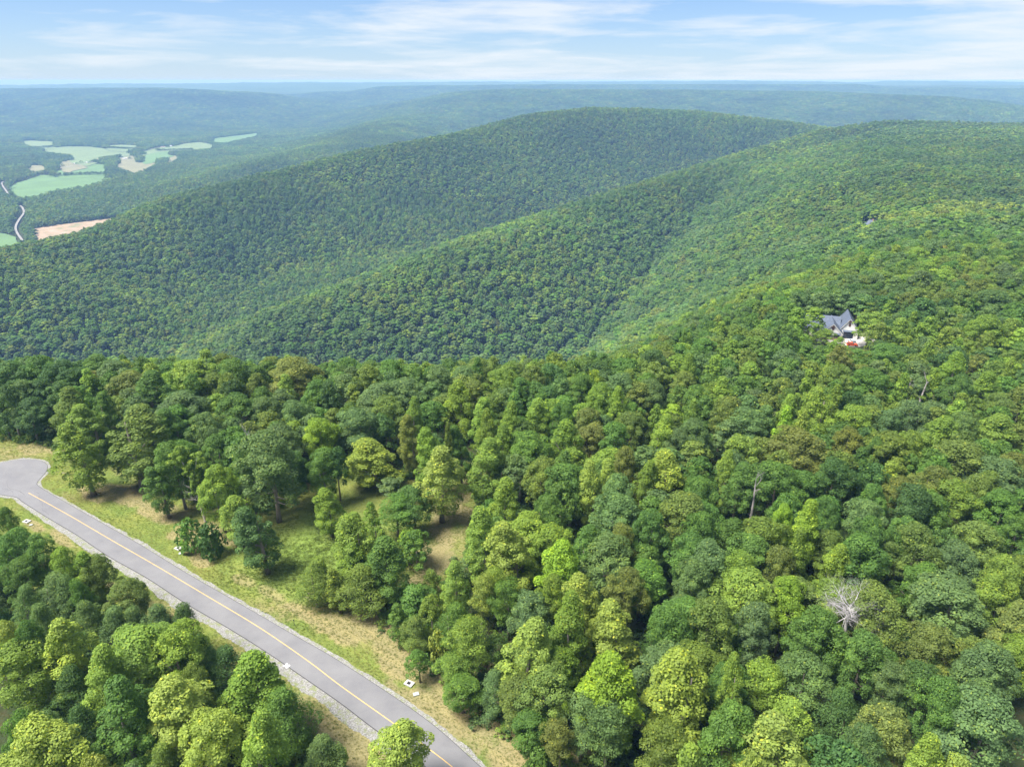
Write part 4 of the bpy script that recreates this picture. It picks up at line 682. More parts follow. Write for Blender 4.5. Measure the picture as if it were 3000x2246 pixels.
# ------------------------------------------------------------------ the ground sheet
def terrain():
    a = np.concatenate([np.arange(-52, 52, .17), np.arange(52, 308, 2.2)])*math.pi/180
    r = np.concatenate([[6.0], 6.0*np.exp(np.cumsum(np.full(500, .0184)))])
    A, Rr = np.meshgrid(a, r); X = Rr*np.sin(A); Y = Rr*np.cos(A)
    Z = ground(X, Y)
    flat = (np.abs(X-HOUSE[0]) < 30) & (np.abs(Y-HOUSE[1]) < 30)
    farb = np.clip((Rr-9000)/2500, 0, 1)
    Z = Z + farb*(8+5*fbm(X/60, Y/60, 41, 2)+4*vnoise(X/23, Y/23, 9))*(Z > -274)
    V = np.stack([X, Y, Z], -1).reshape(-1, 3); n = len(a); mrows = len(r)
    i, j = np.meshgrid(np.arange(mrows-1), np.arange(n), indexing='ij')
    q = np.stack([i*n+j, i*n+(j+1) % n, (i+1)*n+(j+1) % n, (i+1)*n+j], -1).reshape(-1, 4)[:, ::-1]
    V = np.concatenate([V, [[0, 0, Z[0].mean()]]]); c = len(V)-1
    far = np.clip((np.hypot(V[:, 0], V[:, 1])-9500)/2000, 0, 1)
    m, N, L = mat('woodland_ground'); o = N('ShaderNodeOutputMaterial'); p = N('ShaderNodeBsdfPrincipled')
    at = N('ShaderNodeAttribute'); at.attribute_name = 'far'
    near = ramp(N, L, noise(N, L, .25, 6, .65), [(.3, (.022, .036, .013)), (.5, (.036, .050, .018)), (.7, (.070, .055, .030))])
    f1_ = noise(N, L, .035, 6, .72); f2_ = noise(N, L, .0016, 5, .6)
    fc = ramp(N, L, f1_, [(.33, (.022, .050, .018)), (.5, (.050, .092, .030)), (.68, (.100, .140, .042))])
    fc = mix(N, L, 1, fc, ramp(N, L, f2_, [(.3, (.75, .8, .85)), (.7, (1.25, 1.2, 1.05))]), 'MULTIPLY')
    L(mix(N, L, at.outputs['Fac'], near, fc), p.inputs['Base Color']); p.inputs['Roughness'].default_value = .95; p.inputs['Specular IOR Level'].default_value = .1
    b = N('ShaderNodeBump'); b.inputs['Strength'].default_value = .8; b.inputs['Distance'].default_value = 4; L(f1_, b.inputs['Height']); L(b.outputs[0], p.inputs['Normal'])
    L(p.outputs[0], o.inputs[0])
    me = np_mesh('terrain', V, q, {'far': ('POINT', far)}, [m], smooth=True)
    bm = bmesh.new(); bm.from_mesh(me); bm.verts.ensure_lookup_table()
    for k in range(n): bm.faces.new((bm.verts[c], bm.verts[k], bm.verts[(k+1) % n])).normal_flip()
    bm.to_mesh(me); bm.free()
    return tag(link('terrain', me), 'wooded ridges, plateau and deep valley ground under the forest', None, None, 'structure')
terrain()

# ------------------------------------------------------------------ lawn, road, gravel
def resample(pl, step):
    P_ = np.array(pl, float)[:, :2]; s = np.concatenate([[0], np.cumsum(np.hypot(*np.diff(P_, axis=0).T))])
    # rounded by Catmull-Rom through the points
    out = []
    for i in range(len(P_)-1):
        p0, p1, p2, p3 = P_[max(i-1, 0)], P_[i], P_[i+1], P_[min(i+2, len(P_)-1)]
        k = max(1, int((s[i+1]-s[i])/step))
        for t in np.arange(k)/k:
            out.append(.5*((2*p1)+(-p0+p2)*t+(2*p0-5*p1+4*p2-p3)*t*t+(-p0+3*p1-3*p2+p3)*t**3))
    out.append(P_[-1]); return np.array(out)
rr_, rl_ = resample(ROAD_R, 1.0), resample(ROAD_L, 1.0)
a0, b0 = rl_[0], rr_[0]; mid = (a0+b0)/2; rad = np.linalg.norm(a0-b0)/2; th = math.atan2(*(a0-mid)[::-1])
arc = [mid+rad*np.array([math.cos(th-math.pi*k/12), math.sin(th-math.pi*k/12)]) for k in range(1, 12)]
if arc[5][0] > mid[0]: arc = [mid+rad*np.array([math.cos(th+math.pi*k/12), math.sin(th+math.pi*k/12)]) for k in range(1, 12)]
outline = [tuple(p_) for p_ in rl_[::-1]]+[tuple(p_) for p_ in arc]+[tuple(p_) for p_ in rr_]
def lawn():
    st = .7; xs = np.arange(-230, 75, st); ys = np.arange(52, 250, st); X, Y = np.meshgrid(xs, ys)
    ins = inside(X, Y, OPEN); d, _ = seg_dist(X, Y, [(p[0], p[1], 0) for p in OPEN+OPEN[:1]])
    keep = ins | (d < 5)
    dr, _ = seg_dist(X, Y, [(p[0], p[1], 0) for p in rr_[::3]]); dl, _ = seg_dist(X, Y, [(p[0], p[1], 0) for p in rl_[::3]])
    dd = np.minimum(dr, dl)
    Z = .02+np.clip((dd-3)/8, 0, 1)*(.10+.12*fbm(X/9, Y/9, 31, 3))
    Z = np.where(inside(X, Y, outline), .02, Z)
    dry = .5*np.clip(fbm(X/14, Y/14, 51, 4)*1.6+.05, 0, 1)
    for x, y, r1, r2 in DRY:   # patches worn along the verge, lying along the road's direction
        u = (X-x)*.824-(Y-y)*.566; v = (X-x)*.566+(Y-y)*.824
        e = 1-(u/(r1*1.5))**2-(v/(r2*1.5))**2 + .8*fbm(X/4, Y/4, 61, 3)
        dry = np.maximum(dry, np.clip(e*1.1, 0, 1)*(.95 if r1 > 4.4 else 1.0))
    td, _ = seg_dist(X, Y, [(p[0], p[1], 0) for p in TRACK])
    dry = np.maximum(dry, np.clip(1.15-td/4.2+.7*fbm(X/5, Y/5, 71, 3), 0, 1)*.85)
    # mown verge at the lower right dries toward the wood
    e2 = np.clip((dr-3.0)/5, 0, 1)*np.clip((X+52)/30, 0, 1)*np.clip((132-Y)/18, 0, 1)
    dry = np.maximum(dry, np.clip(e2*(.85+.7*fbm(X/5, Y/5, 81, 3)), 0, 1))
    meadow = np.clip(1-np.hypot((X+46)/26, (Y-146)/20), 0, 1)*1.5
    dry = dry*(1-np.clip(meadow, 0, .8))
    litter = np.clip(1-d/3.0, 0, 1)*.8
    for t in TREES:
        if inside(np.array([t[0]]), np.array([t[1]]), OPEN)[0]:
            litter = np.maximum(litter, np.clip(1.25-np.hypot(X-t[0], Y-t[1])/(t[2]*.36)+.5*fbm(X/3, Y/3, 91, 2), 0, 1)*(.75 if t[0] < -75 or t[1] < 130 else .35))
    n = X.shape[1]; i, j = np.meshgrid(np.arange(X.shape[0]-1), np.arange(n-1), indexing='ij')
    ok = keep[:-1, :-1] & keep[1:, 1:] & keep[:-1, 1:] & keep[1:, :-1]
    q = np.stack([i*n+j, i*n+j+1, (i+1)*n+j+1, (i+1)*n+j], -1)[ok]
    used = np.unique(q); mp = np.zeros(X.size, np.int64); mp[used] = np.arange(len(used))
    V = np.stack([X, Y, Z], -1).reshape(-1, 3)[used]
    m, N, L = mat('grass_ground'); o = N('ShaderNodeOutputMaterial'); p = N('ShaderNodeBsdfPrincipled')
    def at(nm):
        a = N('ShaderNodeAttribute'); a.attribute_name = nm; return a.outputs['Fac']
    fine = noise(N, L, 2.6, 6, .75); big = noise(N, L, .09, 5, .6); mid_ = noise(N, L, .7, 5, .7)
    g = ramp(N, L, fine, [(.28, (.080, .120, .026)), (.5, (.138, .170, .042)), (.72, (.208, .215, .072))])
    g = mix(N, L, 1, g, ramp(N, L, big, [(.35, (.80, .92, .8)), (.65, (1.15, 1.04, 1.0))]), 'MULTIPLY')
    tan = ramp(N, L, fine, [(.3, (.180, .140, .078)), (.5, (.268, .202, .122)), (.7, (.355, .268, .175))])
    def mth(op, a, b):
        k = N('ShaderNodeMath'); k.operation = op; k.use_clamp = True
        for z, v in enumerate((a, b)):
            if hasattr(v, 'is_output'): L(v, k.inputs[z])
            else: k.inputs[z].default_value = v
        return k.outputs[0]
    fac = mth('MULTIPLY', mth('SUBTRACT', mth('ADD', at('dry'), mth('MULTIPLY', mid_, .9)), .62), 1.55)
    c = mix(N, L, fac, g, tan)
    soil = ramp(N, L, mid_, [(.4, (.36, .245, .155)), (.6, (.50, .36, .25))])
    c = mix(N, L, mth('MULTIPLY', mth('SUBTRACT', mth('ADD', at('dry'), mid_), 1.30), 4), c, soil)
    c = mix(N, L, at('meadow'), c, ramp(N, L, fine, [(.28, (.085, .150, .026)), (.5, (.150, .222, .044)), (.72, (.215, .270, .070))]))
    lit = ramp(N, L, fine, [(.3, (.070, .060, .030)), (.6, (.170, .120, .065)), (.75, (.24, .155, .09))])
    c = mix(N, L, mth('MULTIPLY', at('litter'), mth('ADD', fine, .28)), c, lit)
    c = mix(N, L, at('mow'), c, mix(N, L, 1, c, (1.16, 1.14, 1.1), 'MULTIPLY'))
    L(c, p.inputs['Base Color']); p.inputs['Roughness'].default_value = .95; p.inputs['Specular IOR Level'].default_value = .1
    b = N('ShaderNodeBump'); b.inputs['Strength'].default_value = .7; b.inputs['Distance'].default_value = .25; L(fine, b.inputs['Height']); L(b.outputs[0], p.inputs['Normal'])
    L(p.outputs[0], o.inputs[0])
    mow = (np.sin(dr*2*math.pi/2.9) > .2)*np.clip((14-dr)/3, 0, 1)*np.clip((dr-1.5), 0, 1)
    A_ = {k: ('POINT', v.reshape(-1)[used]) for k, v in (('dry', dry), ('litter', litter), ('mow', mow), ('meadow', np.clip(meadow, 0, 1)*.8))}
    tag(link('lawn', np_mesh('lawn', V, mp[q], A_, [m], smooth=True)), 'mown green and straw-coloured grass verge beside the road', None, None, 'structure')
    return dd
lawn()
M_ASPH, N, L = mat('asphalt'); o = N('ShaderNodeOutputMaterial'); p = N('ShaderNodeBsdfPrincipled')
c = ramp(N, L, noise(N, L, 30, 3, .8), [(.3, (.122, .121, .127)), (.7, (.180, .179, .185))])
c = mix(N, L, 1, c, ramp(N, L, noise(N, L, .16, 6, .65), [(.35, (.88, .88, .9)), (.65, (1.1, 1.1, 1.09))]), 'MULTIPLY')
L(c, p.inputs['Base Color']); p.inputs['Roughness'].default_value = .85; L(p.outputs[0], o.inputs[0])
M_GRAV, N, L = mat('gravel'); o = N('ShaderNodeOutputMaterial'); p = N('ShaderNodeBsdfPrincipled')
vo = N('ShaderNodeTexVoronoi'); vo.inputs['Scale'].default_value = 6; g_ = N('ShaderNodeNewGeometry'); L(g_.outputs['Position'], vo.inputs['Vector'])
c = ramp(N, L, vo.outputs['Color'], [(.1, (.13, .127, .115)), (.5, (.205, .20, .192)), (.9, (.30, .295, .285))])
c = mix(N, L, ramp(N, L, noise(N, L, .8, 6, .75), [(.50, (0, 0, 0)), (.62, (1, 1, 1))]), c, (.16, .18, .08))
L(c, p.inputs['Base Color']); p.inputs['Roughness'].default_value = .95
b = N('ShaderNodeBump'); b.inputs['Strength'].default_value = .6; b.inputs['Distance'].default_value = .1; L(vo.outputs['Distance'], b.inputs['Height']); L(b.outputs[0], p.inputs['Normal'])
L(p.outputs[0], o.inputs[0])
def strip(name, pa, pb, z, m, parent=None, rag=0, seed=1, n=700):
    def rs(pl):
        s = np.concatenate([[0], np.cumsum(np.hypot(*np.diff(pl, axis=0).T))]); t = np.linspace(0, s[-1], n)
        return np.stack([np.interp(t, s, pl[:, 0]), np.interp(t, s, pl[:, 1])], 1)
    A, B = rs(pa), rs(pb)
    if rag:
        dv = B-A; ln = np.linalg.norm(dv, axis=1, keepdims=True)+1e-6
        k = fbm(np.arange(n)*.09, np.full(n, seed*7.0), seed, 5)*rag*1.6+fbm(np.arange(n)*.9, np.full(n, seed*3.0), seed+5, 2)*rag*.6
        B = B+dv/ln*k[:, None]
    V = np.concatenate([np.c_[A, np.full(n, z)], np.c_[B, np.full(n, z)]]); i = np.arange(n-1)
    q = np.stack([i, i+1, n+i+1, n+i], -1)
    e1 = V[q[:, 1]]-V[q[:, 0]]; e2 = V[q[:, 3]]-V[q[:, 0]]
    if np.mean(e1[:, 0]*e2[:, 1]-e1[:, 1]*e2[:, 0]) < 0: q = q[:, ::-1]
    return link(name, np_mesh(name, V, q, None, [m]), parent)
def offset(pl, dist):
    t = np.gradient(pl, axis=0); t /= np.linalg.norm(t, axis=1, keepdims=True)+1e-9
    return pl+np.c_[-t[:, 1], t[:, 0]]*dist
tag(strip('gravel_shoulder', rr_, resample(GRAV_R, 1.0), .05, M_GRAV, rag=.35, seed=2), 'narrow pale gravel edge on the far side of the road', None, None, 'structure')
tag(strip('gravel_shoulder', rl_, resample(GRAV_L, 1.0), .05, M_GRAV, rag=.45, seed=9), 'wide pale gravel shoulder on the near side of the road', None, None, 'structure')
road = MB().slab(outline, -.02, .095).build('road', M_ASPH)
tag(road, 'grey asphalt road ending in a round turning area', None, None, 'structure')
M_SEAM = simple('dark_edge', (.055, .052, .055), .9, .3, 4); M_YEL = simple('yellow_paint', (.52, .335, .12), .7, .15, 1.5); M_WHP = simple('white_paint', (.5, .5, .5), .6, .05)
s_ = 1 if np.linalg.norm(offset(rl_, .2)[40]-rr_[60]) < np.linalg.norm(offset(rl_, -.2)[40]-rr_[60]) else -1
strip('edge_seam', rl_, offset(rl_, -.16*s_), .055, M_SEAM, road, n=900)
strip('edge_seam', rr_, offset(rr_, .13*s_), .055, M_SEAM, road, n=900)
cl = resample(CENTER, 1.0)
strip('centre_line', offset(cl, -.085), offset(cl, .085), .0995, M_YEL, road, n=500)
tx = bpy.data.curves.new('painted_number', 'FONT'); tx.body = '38'; tx.size = 1.35; tx.extrude = 0; tx.offset = .05; tx.materials.append(M_WHP)
to = link('painted_number', tx, road); to.location = (NUMBER[0]-.6, NUMBER[1]-.35, .1); to.rotation_euler = (0, 0, math.atan2(-.566, .824))
# hairline cracks in the turning area
ck = MB()
for k in range(7):
    x, y = mid[0]+RG.uniform(0, 22), mid[1]+RG.uniform(-8, 6); a_ = RG.uniform(-.9, .1); pts = [(x, y)]
    for i in range(14): a_ += RG.uniform(-.35, .35); x += math.cos(a_)*1.2; y += math.sin(a_)*1.2; pts.append((x, y))
    for (x0, y0), (x1, y1) in zip(pts[:-1], pts[1:]):
        if all(inside(np.array([q_[0]]), np.array([q_[1]]), outline)[0] for q_ in ((x0, y0), (x1, y1))):
            ck.add([(x0, y0-.03, .0992), (x1, y1-.03, .0992), (x1, y1+.03, .0992), (x0, y0+.03, .0992)], [(0, 1, 2, 3)])
if ck.v: tag(ck.build('crack', M_SEAM, road), kind='stuff')

# ------------------------------------------------------------------ tree forms
def crown(rg, shape, Rm, H, n, leaf, npuff, rnd=.42):
    z0 = {'r': .26, 't': .13, 'p': .16, 'v': .30, 's': .02}[shape]
    t = (np.arange(npuff)+rg.uniform(.1, .9, npuff))/npuff
    if shape == 'r': t = t**.72; prof = np.where(t > .4, np.sqrt(np.maximum(0, 1-((t-.4)/.62)**2)), .62+.38*np.sqrt(t/.4)); pr = Rm*rg.uniform(.20, .36, npuff)
    elif shape == 't': t = t**.88; prof = np.where(t > .28, np.maximum(0, 1-((t-.28)/.74)**1.7)**.75, .5+.5*(t/.28)**.7); pr = Rm*rg.uniform(.22, .38, npuff)
    elif shape == 'p': prof = np.maximum(.05, 1-(np.abs(t-.30)/.72)**1.6)**.8; pr = Rm*rg.uniform(.28, .44, npuff)
    elif shape == 'v': t = t**.8; prof = np.sqrt(np.maximum(0, 1-((t-.45)/.58)**2))*rg.uniform(.6, 1.15, npuff); pr = Rm*rg.uniform(.24, .42, npuff)
    else: prof = np.sqrt(np.maximum(0, 1-((t-.35)/.68)**2)); pr = Rm*rg.uniform(.26, .4, npuff)
    az = np.arange(npuff)*2.39996+rg.uniform(-.5, .5, npuff)
    k1, k2, p1, p2 = rg.integers(2, 4), rg.integers(3, 6), *rg.uniform(0, 6.28, 2)
    lump = 1+.18*np.sin(k1*az+p1)+.12*np.sin(k2*az+p2+t*5)+rg.normal(size=npuff)*.06
    rad = np.maximum(0, prof*Rm*lump-pr*.72)*np.select([rg.random(npuff) < .12, rg.random(npuff) < .82], [rg.uniform(1.06, 1.28, npuff), rg.uniform(.82, 1.06, npuff)], rg.uniform(.2, .7, npuff))
    lean = rg.uniform(-.08, .08, 2)*H
    cx = rad*np.cos(az)+lean[0]*t; cy_ = rad*np.sin(az)+lean[1]*t; cz = H*(z0+(1-z0)*t*.93)
    pv = rg.uniform(-.26, .26, npuff)
    wgt = pr**2; wgt = wgt/wgt.sum(); idx = rg.choice(npuff, n, p=wgt)
    out = np.stack([np.cos(az), np.sin(az), np.full(npuff, .35)], -1)*np.minimum(1, rad/Rm*1.6)[:, None]
    dr = rg.normal(size=(n, 3))+out[idx]*.8+np.array([0, 0, .55]); dr /= np.linalg.norm(dr, axis=1, keepdims=True)
    rr = pr[idx]*(.66+.40*rg.random(n)**.5)
    sq = np.array([1.12, 1.12, {'r': .80, 't': .95, 'p': .75, 'v': .42, 's': .8}[shape]])
    P_ = np.stack([cx[idx], cy_[idx], cz[idx]], -1)+dr*rr[:, None]*sq
    nr = dr*.9+rg.normal(size=(n, 3))*rnd+np.array([0, 0, .42]); nr /= np.linalg.norm(nr, axis=1, keepdims=True)
    h = rg.normal(size=(n, 3)); a = np.cross(nr, h); a /= np.linalg.norm(a, axis=1, keepdims=True)+1e-9; b = np.cross(nr, a)
    sz = leaf*(.45+1.1*rg.random(n)**1.6)[:, None]
    a = a*sz*.5; b = b*sz*.5*(.62 if shape != 'p' else .30)
    V = np.stack([P_-a, P_+b*1.0-a*.1, P_+a, P_-b*1.0-a*.1], 1).reshape(-1, 3)
    V[:, 2] = np.maximum(V[:, 2], .05)
    q = np.arange(4*n).reshape(-1, 4)
    lv = np.clip(.47+pv[idx]+rg.normal(size=n)*.15, 0, .92); lv = np.where(rg.random(n) < .022, 1.0, lv)
    cent = list(zip(cx, cy_, cz))
    return V, q, lv, cent
def trunk_mb(rg, shape, H, cent, limbs):
    m = MB(); top = .8*H if shape != 'v' else .6*H; r0 = .016*H+.05; bx, by = rg.uniform(-.02, .02, 2)*H
    pts = [(0, 0, -.3), (0, 0, .12*H), (bx, by, .45*H), (bx*1.5, by*1.5, top)]
    m.tube(pts, [r0*1.35, r0, r0*.7, r0*.2], 7)
    for k in range(limbs):
        c_ = cent[int(rg.integers(0, max(1, int(len(cent)*.7))))]; zb = min(c_[2]*.75, top*.8)
        fb = min(1, zb/(.45*H)); s0 = (bx*fb, by*fb, zb)
        md = (s0[0]*.45+c_[0]*.55, s0[1]*.45+c_[1]*.55, zb*.55+c_[2]*.45-.02*H)
        m.tube([s0, md, c_], [r0*.38, r0*.25, r0*.08], 5)
    return m
FORM = {}
def form(shape, k, lod):
    seed = {'r': 1, 't': 2, 'p': 3, 'v': 4, 's': 5}[shape]*100+k; rg = np.random.default_rng(seed)
    Rm, H, n, leaf, npf = {'r': (4.5, 18, 15000, .345, 60), 't': (3.6, 21, 14500, .34, 66), 'p': (3.0, 13, 12000, .34, 66), 'v': (4.0, 14, 12000, .28, 50), 's': (2.2, 4.5, 5200, .27, 26)}[shape]
    return rg, Rm, H, n, leaf, npf
REF = {'r': (9., 18.), 't': (7.2, 21.), 'p': (6., 13.), 'v': (8., 14.), 's': (4.4, 4.5)}
NK = {'r': 10, 't': 8, 'p': 4, 'v': 3, 's': 2}
for s in SK:
    for k in range(NK[s]):
        rg, Rm, H, n, leaf, npf = form(s, k, 0)
        V, q, lv, cent = crown(rg, s, Rm, H, n, leaf, npf)
        FORM[s, k] = (np_mesh('crown_'+s, V, q, {'leafvar': ('FACE', lv)}, [M_LEAF]), trunk_mb(rg, s, H, cent, 6 if s != 's' else 3).mesh('trunk_'+s, M_BARK, False, True))
TNAME = {'r': 'broadleaf_tree', 't': 'tall_tree', 'p': 'pine_tree', 'v': 'feathery_tree', 's': 'shrub'}
TCAT = {'r': 'tree', 't': 'tree', 'p': 'pine tree', 'v': 'tree', 's': 'shrub'}
TGRP = {'r': 'round-crowned trees of the near woods', 't': 'tall oval trees of the near woods', 'p': 'young pines beside the road', 'v': 'feathery trees at the woods edge', 's': 'shrubs on the grass'}
def jit(rg, c): 
    k = rg.uniform(.94, 1.22); return [c[0]*k*rg.uniform(.94, 1.05), c[1]*k, c[2]*k*rg.uniform(.85, 1.15)]
TX = np.array([t[0] for t in TREES]); TY = np.array([t[1] for t in TREES]); TZ = ground(TX, TY)
for i, (x, y, wd, ht, s, c, lab) in enumerate(TREES):
    cm, tm = FORM[s, i % NK[s]]
    e = empty(TNAME[s], (x, y, float(TZ[i])), RG.uniform(0, 6.28), label=lab, cat=TCAT[s], group=TGRP[s])
    e.rotation_euler = (RG.uniform(-.05, .05), RG.uniform(-.05, .05), e.rotation_euler[2])
    e.scale = (wd/REF[s][0]*1.06, wd/REF[s][0]*1.06, ht/REF[s][1])
    o = link('crown', cm, e); o['tint'] = jit(RG, TINT[c])
    link('trunk', tm, e)

# ------------------------------------------------------------------ scattering of everything uncountable or past the 300 nearest
PROTO = bpy.data.collections.new('forms'); NP = [0]
def proto(me):
    o = bpy.data.objects.new('form_%04d' % NP[0], me); PROTO.objects.link(o); NP[0] += 1; return NP[0]-1
def scatter(name, P_, rot, scl, idx, tint, coll, **k):
    me = bpy.data.meshes.new(name); me.vertices.add(len(P_)); me.vertices.foreach_set('co', np.ascontiguousarray(P_, np.float32).ravel())
    for nm, a, ty, key in (('rot', rot, 'FLOAT_VECTOR', 'vector'), ('scl', scl, 'FLOAT_VECTOR', 'vector'), ('tint', tint, 'FLOAT_VECTOR', 'vector')):
        at = me.attributes.new(nm, ty, 'POINT'); at.data.foreach_set(key, np.ascontiguousarray(a, np.float32).ravel())
    at = me.attributes.new('pick', 'INT', 'POINT'); at.data.foreach_set('value', np.ascontiguousarray(idx, np.int32))
    ob = link(name, me); tag(ob, **k)
    g = bpy.data.node_groups.new(name, 'GeometryNodeTree')
    g.interface.new_socket('Geometry', in_out='INPUT', socket_type='NodeSocketGeometry'); g.interface.new_socket('Geometry', in_out='OUTPUT', socket_type='NodeSocketGeometry')
    A = g.nodes.new; gi = A('NodeGroupInput'); go = A('NodeGroupOutput'); ip = A('GeometryNodeInstanceOnPoints'); ci = A('GeometryNodeCollectionInfo')
    ci.inputs['Collection'].default_value = coll; ci.inputs['Separate Children'].default_value = True; ci.inputs['Reset Children'].default_value = True
    ip.inputs['Pick Instance'].default_value = True
    def na(nm, ty):
        a = A('GeometryNodeInputNamedAttribute'); a.data_type = ty; a.inputs[0].default_value = nm; return a.outputs[0]
    g.links.new(gi.outputs[0], ip.inputs['Points']); g.links.new(ci.outputs[0], ip.inputs['Instance']); g.links.new(na('pick', 'INT'), ip.inputs['Instance Index'])
    g.links.new(na('rot', 'FLOAT_VECTOR'), ip.inputs['Rotation']); g.links.new(na('scl', 'FLOAT_VECTOR'), ip.inputs['Scale'])
    g.links.new(ip.outputs[0], go.inputs[0])
    md = ob.modifiers.new('scatter', 'NODES'); md.node_group = g
    return ob
def joined(s, k, n, leaf, npf, trunk=True, rnd=.42):
    rg, Rm, H, *_ = form(s, k, 1); rg = np.random.default_rng(900+k+ord(s)*7)
    V, q, lv, cent = crown(rg, s, Rm, H, n, leaf, npf, rnd)
    mi = np.zeros(len(q), int)
    if trunk:
        m = MB(); m.tube([(0, 0, -.5), (0, 0, .5*H)], [.024*H, .012*H], 4)
        V2 = np.array(m.v); f2 = np.array([f for f in m.f if len(f) == 4]); q = np.concatenate([q, f2+len(V)]); V = np.concatenate([V, V2]); mi = np.concatenate([mi, np.ones(len(f2), int)]); lv = np.concatenate([lv, np.full(len(f2), .5)])
    return np_mesh('form', V, q, {'leafvar': ('FACE', lv)}, [M_LEAF, M_BARK], mi)
IDX = {}
for s in SK:
    nk = {'r': 6, 't': 5, 'p': 3, 'v': 2, 's': 2}[s]
    IDX[s, 1] = [proto(joined(s, k, {'s': 1200}.get(s, 4600), .54, 44)) for k in range(nk)]
for s in 'rt':
    IDX[s, 2] = [proto(joined(s, 20+k, 1000, 1.05, 20, True, .25)) for k in range(5)]
    IDX[s, 3] = [proto(joined(s, 40+k, 260, 2.0, 9, False, .15)) for k in range(5)]
def patch(k):   # a stand of crowns seen from kilometres away
    rg = np.random.default_rng(700+k); Vs, Qs, Ls = [], [], []; b = 0
    for i in range(4):
        for j in range(4):
            x = (i-1.5)*8+rg.uniform(-2.5, 2.5); y = (j-1.5)*8+rg.uniform(-2.5, 2.5)
            V, q, lv, _ = crown(rg, 'r', rg.uniform(4.2, 6.2), rg.uniform(14, 21), 50, 4.2, 6, .15)
            Vs.append(V+np.array([x, y, 0])); Qs.append(q+b); Ls.append(np.clip(lv+rg.uniform(-.22, .22), 0, .95)); b += len(V)
    return np_mesh('form', np.concatenate(Vs), np.concatenate(Qs), {'leafvar': ('FACE', np.concatenate(Ls))}, [M_LEAF])
IDX['r', 4] = [proto(patch(k)) for k in range(8)]

def skip_valley(x, y):
    bad = np.zeros(x.shape, bool)
    for q_ in (1.0, 1.022, 1.045, 1.063):
        for _, f in FIELDS: bad |= inside(x*q_, y*q_, f)
        bad |= inside(x*q_, y*q_, SITE)
    bad |= inside(x, y, QUARRY)
    for rd in VALLEY_ROADS:
        dd, _ = seg_dist(x, y, [(p_[0], p_[1], 0) for p_ in rd]); bad |= dd < 12
        dd, _ = seg_dist(x*1.03, y*1.03, [(p_[0], p_[1], 0) for p_ in rd]); bad |= dd < 10
    for fx, fy, a, b in FARM: bad |= np.hypot(x-fx, y-fy) < 24
    return bad
HS = [HOUSE, HOUSE2, HOUSE3, HOUSE4, PATCH]
def houses_mask(x, y, z, ht):
    """0 keep, 1 drop: clearings round the houses; low trees only on the downhill side facing the road"""
    bad = np.zeros(x.shape, bool)
    for (hx, hy), r_, L_ in zip(HS, (20, 17, 13, 9, 9), (24, 78, 40, 22, 16)):
        dd = np.hypot(x-hx, y-hy); bad |= dd < r_
        u = np.array([hx, hy])/math.hypot(hx, hy); al = (hx-x)*u[0]+(hy-y)*u[1]; ac = np.abs(-(hx-x)*u[1]+(hy-y)*u[0])
        bad |= (al > 0) & (al < L_) & (ac < r_*.7)
    return bad
def grid(r0, r1, sp, rg, half=41.5):
    xs = np.arange(-r1*math.sin(R(half)), r1*math.sin(R(half)), sp); ys = np.arange(r0*math.cos(R(half))*.9, r1, sp*.87)
    X, Y = np.meshgrid(xs, ys); X = X+(np.arange(len(ys)) % 2)[:, None]*sp/2
    X = X+rg.uniform(-.48, .48, X.shape)*sp; Y = Y+rg.uniform(-.48, .48, X.shape)*sp
    X, Y = X.ravel(), Y.ravel(); rr = np.hypot(X, Y); a = np.degrees(np.arctan2(X, Y))
    k = (rr >= r0) & (rr < r1) & (np.abs(a) < half)
    return X[k], Y[k]
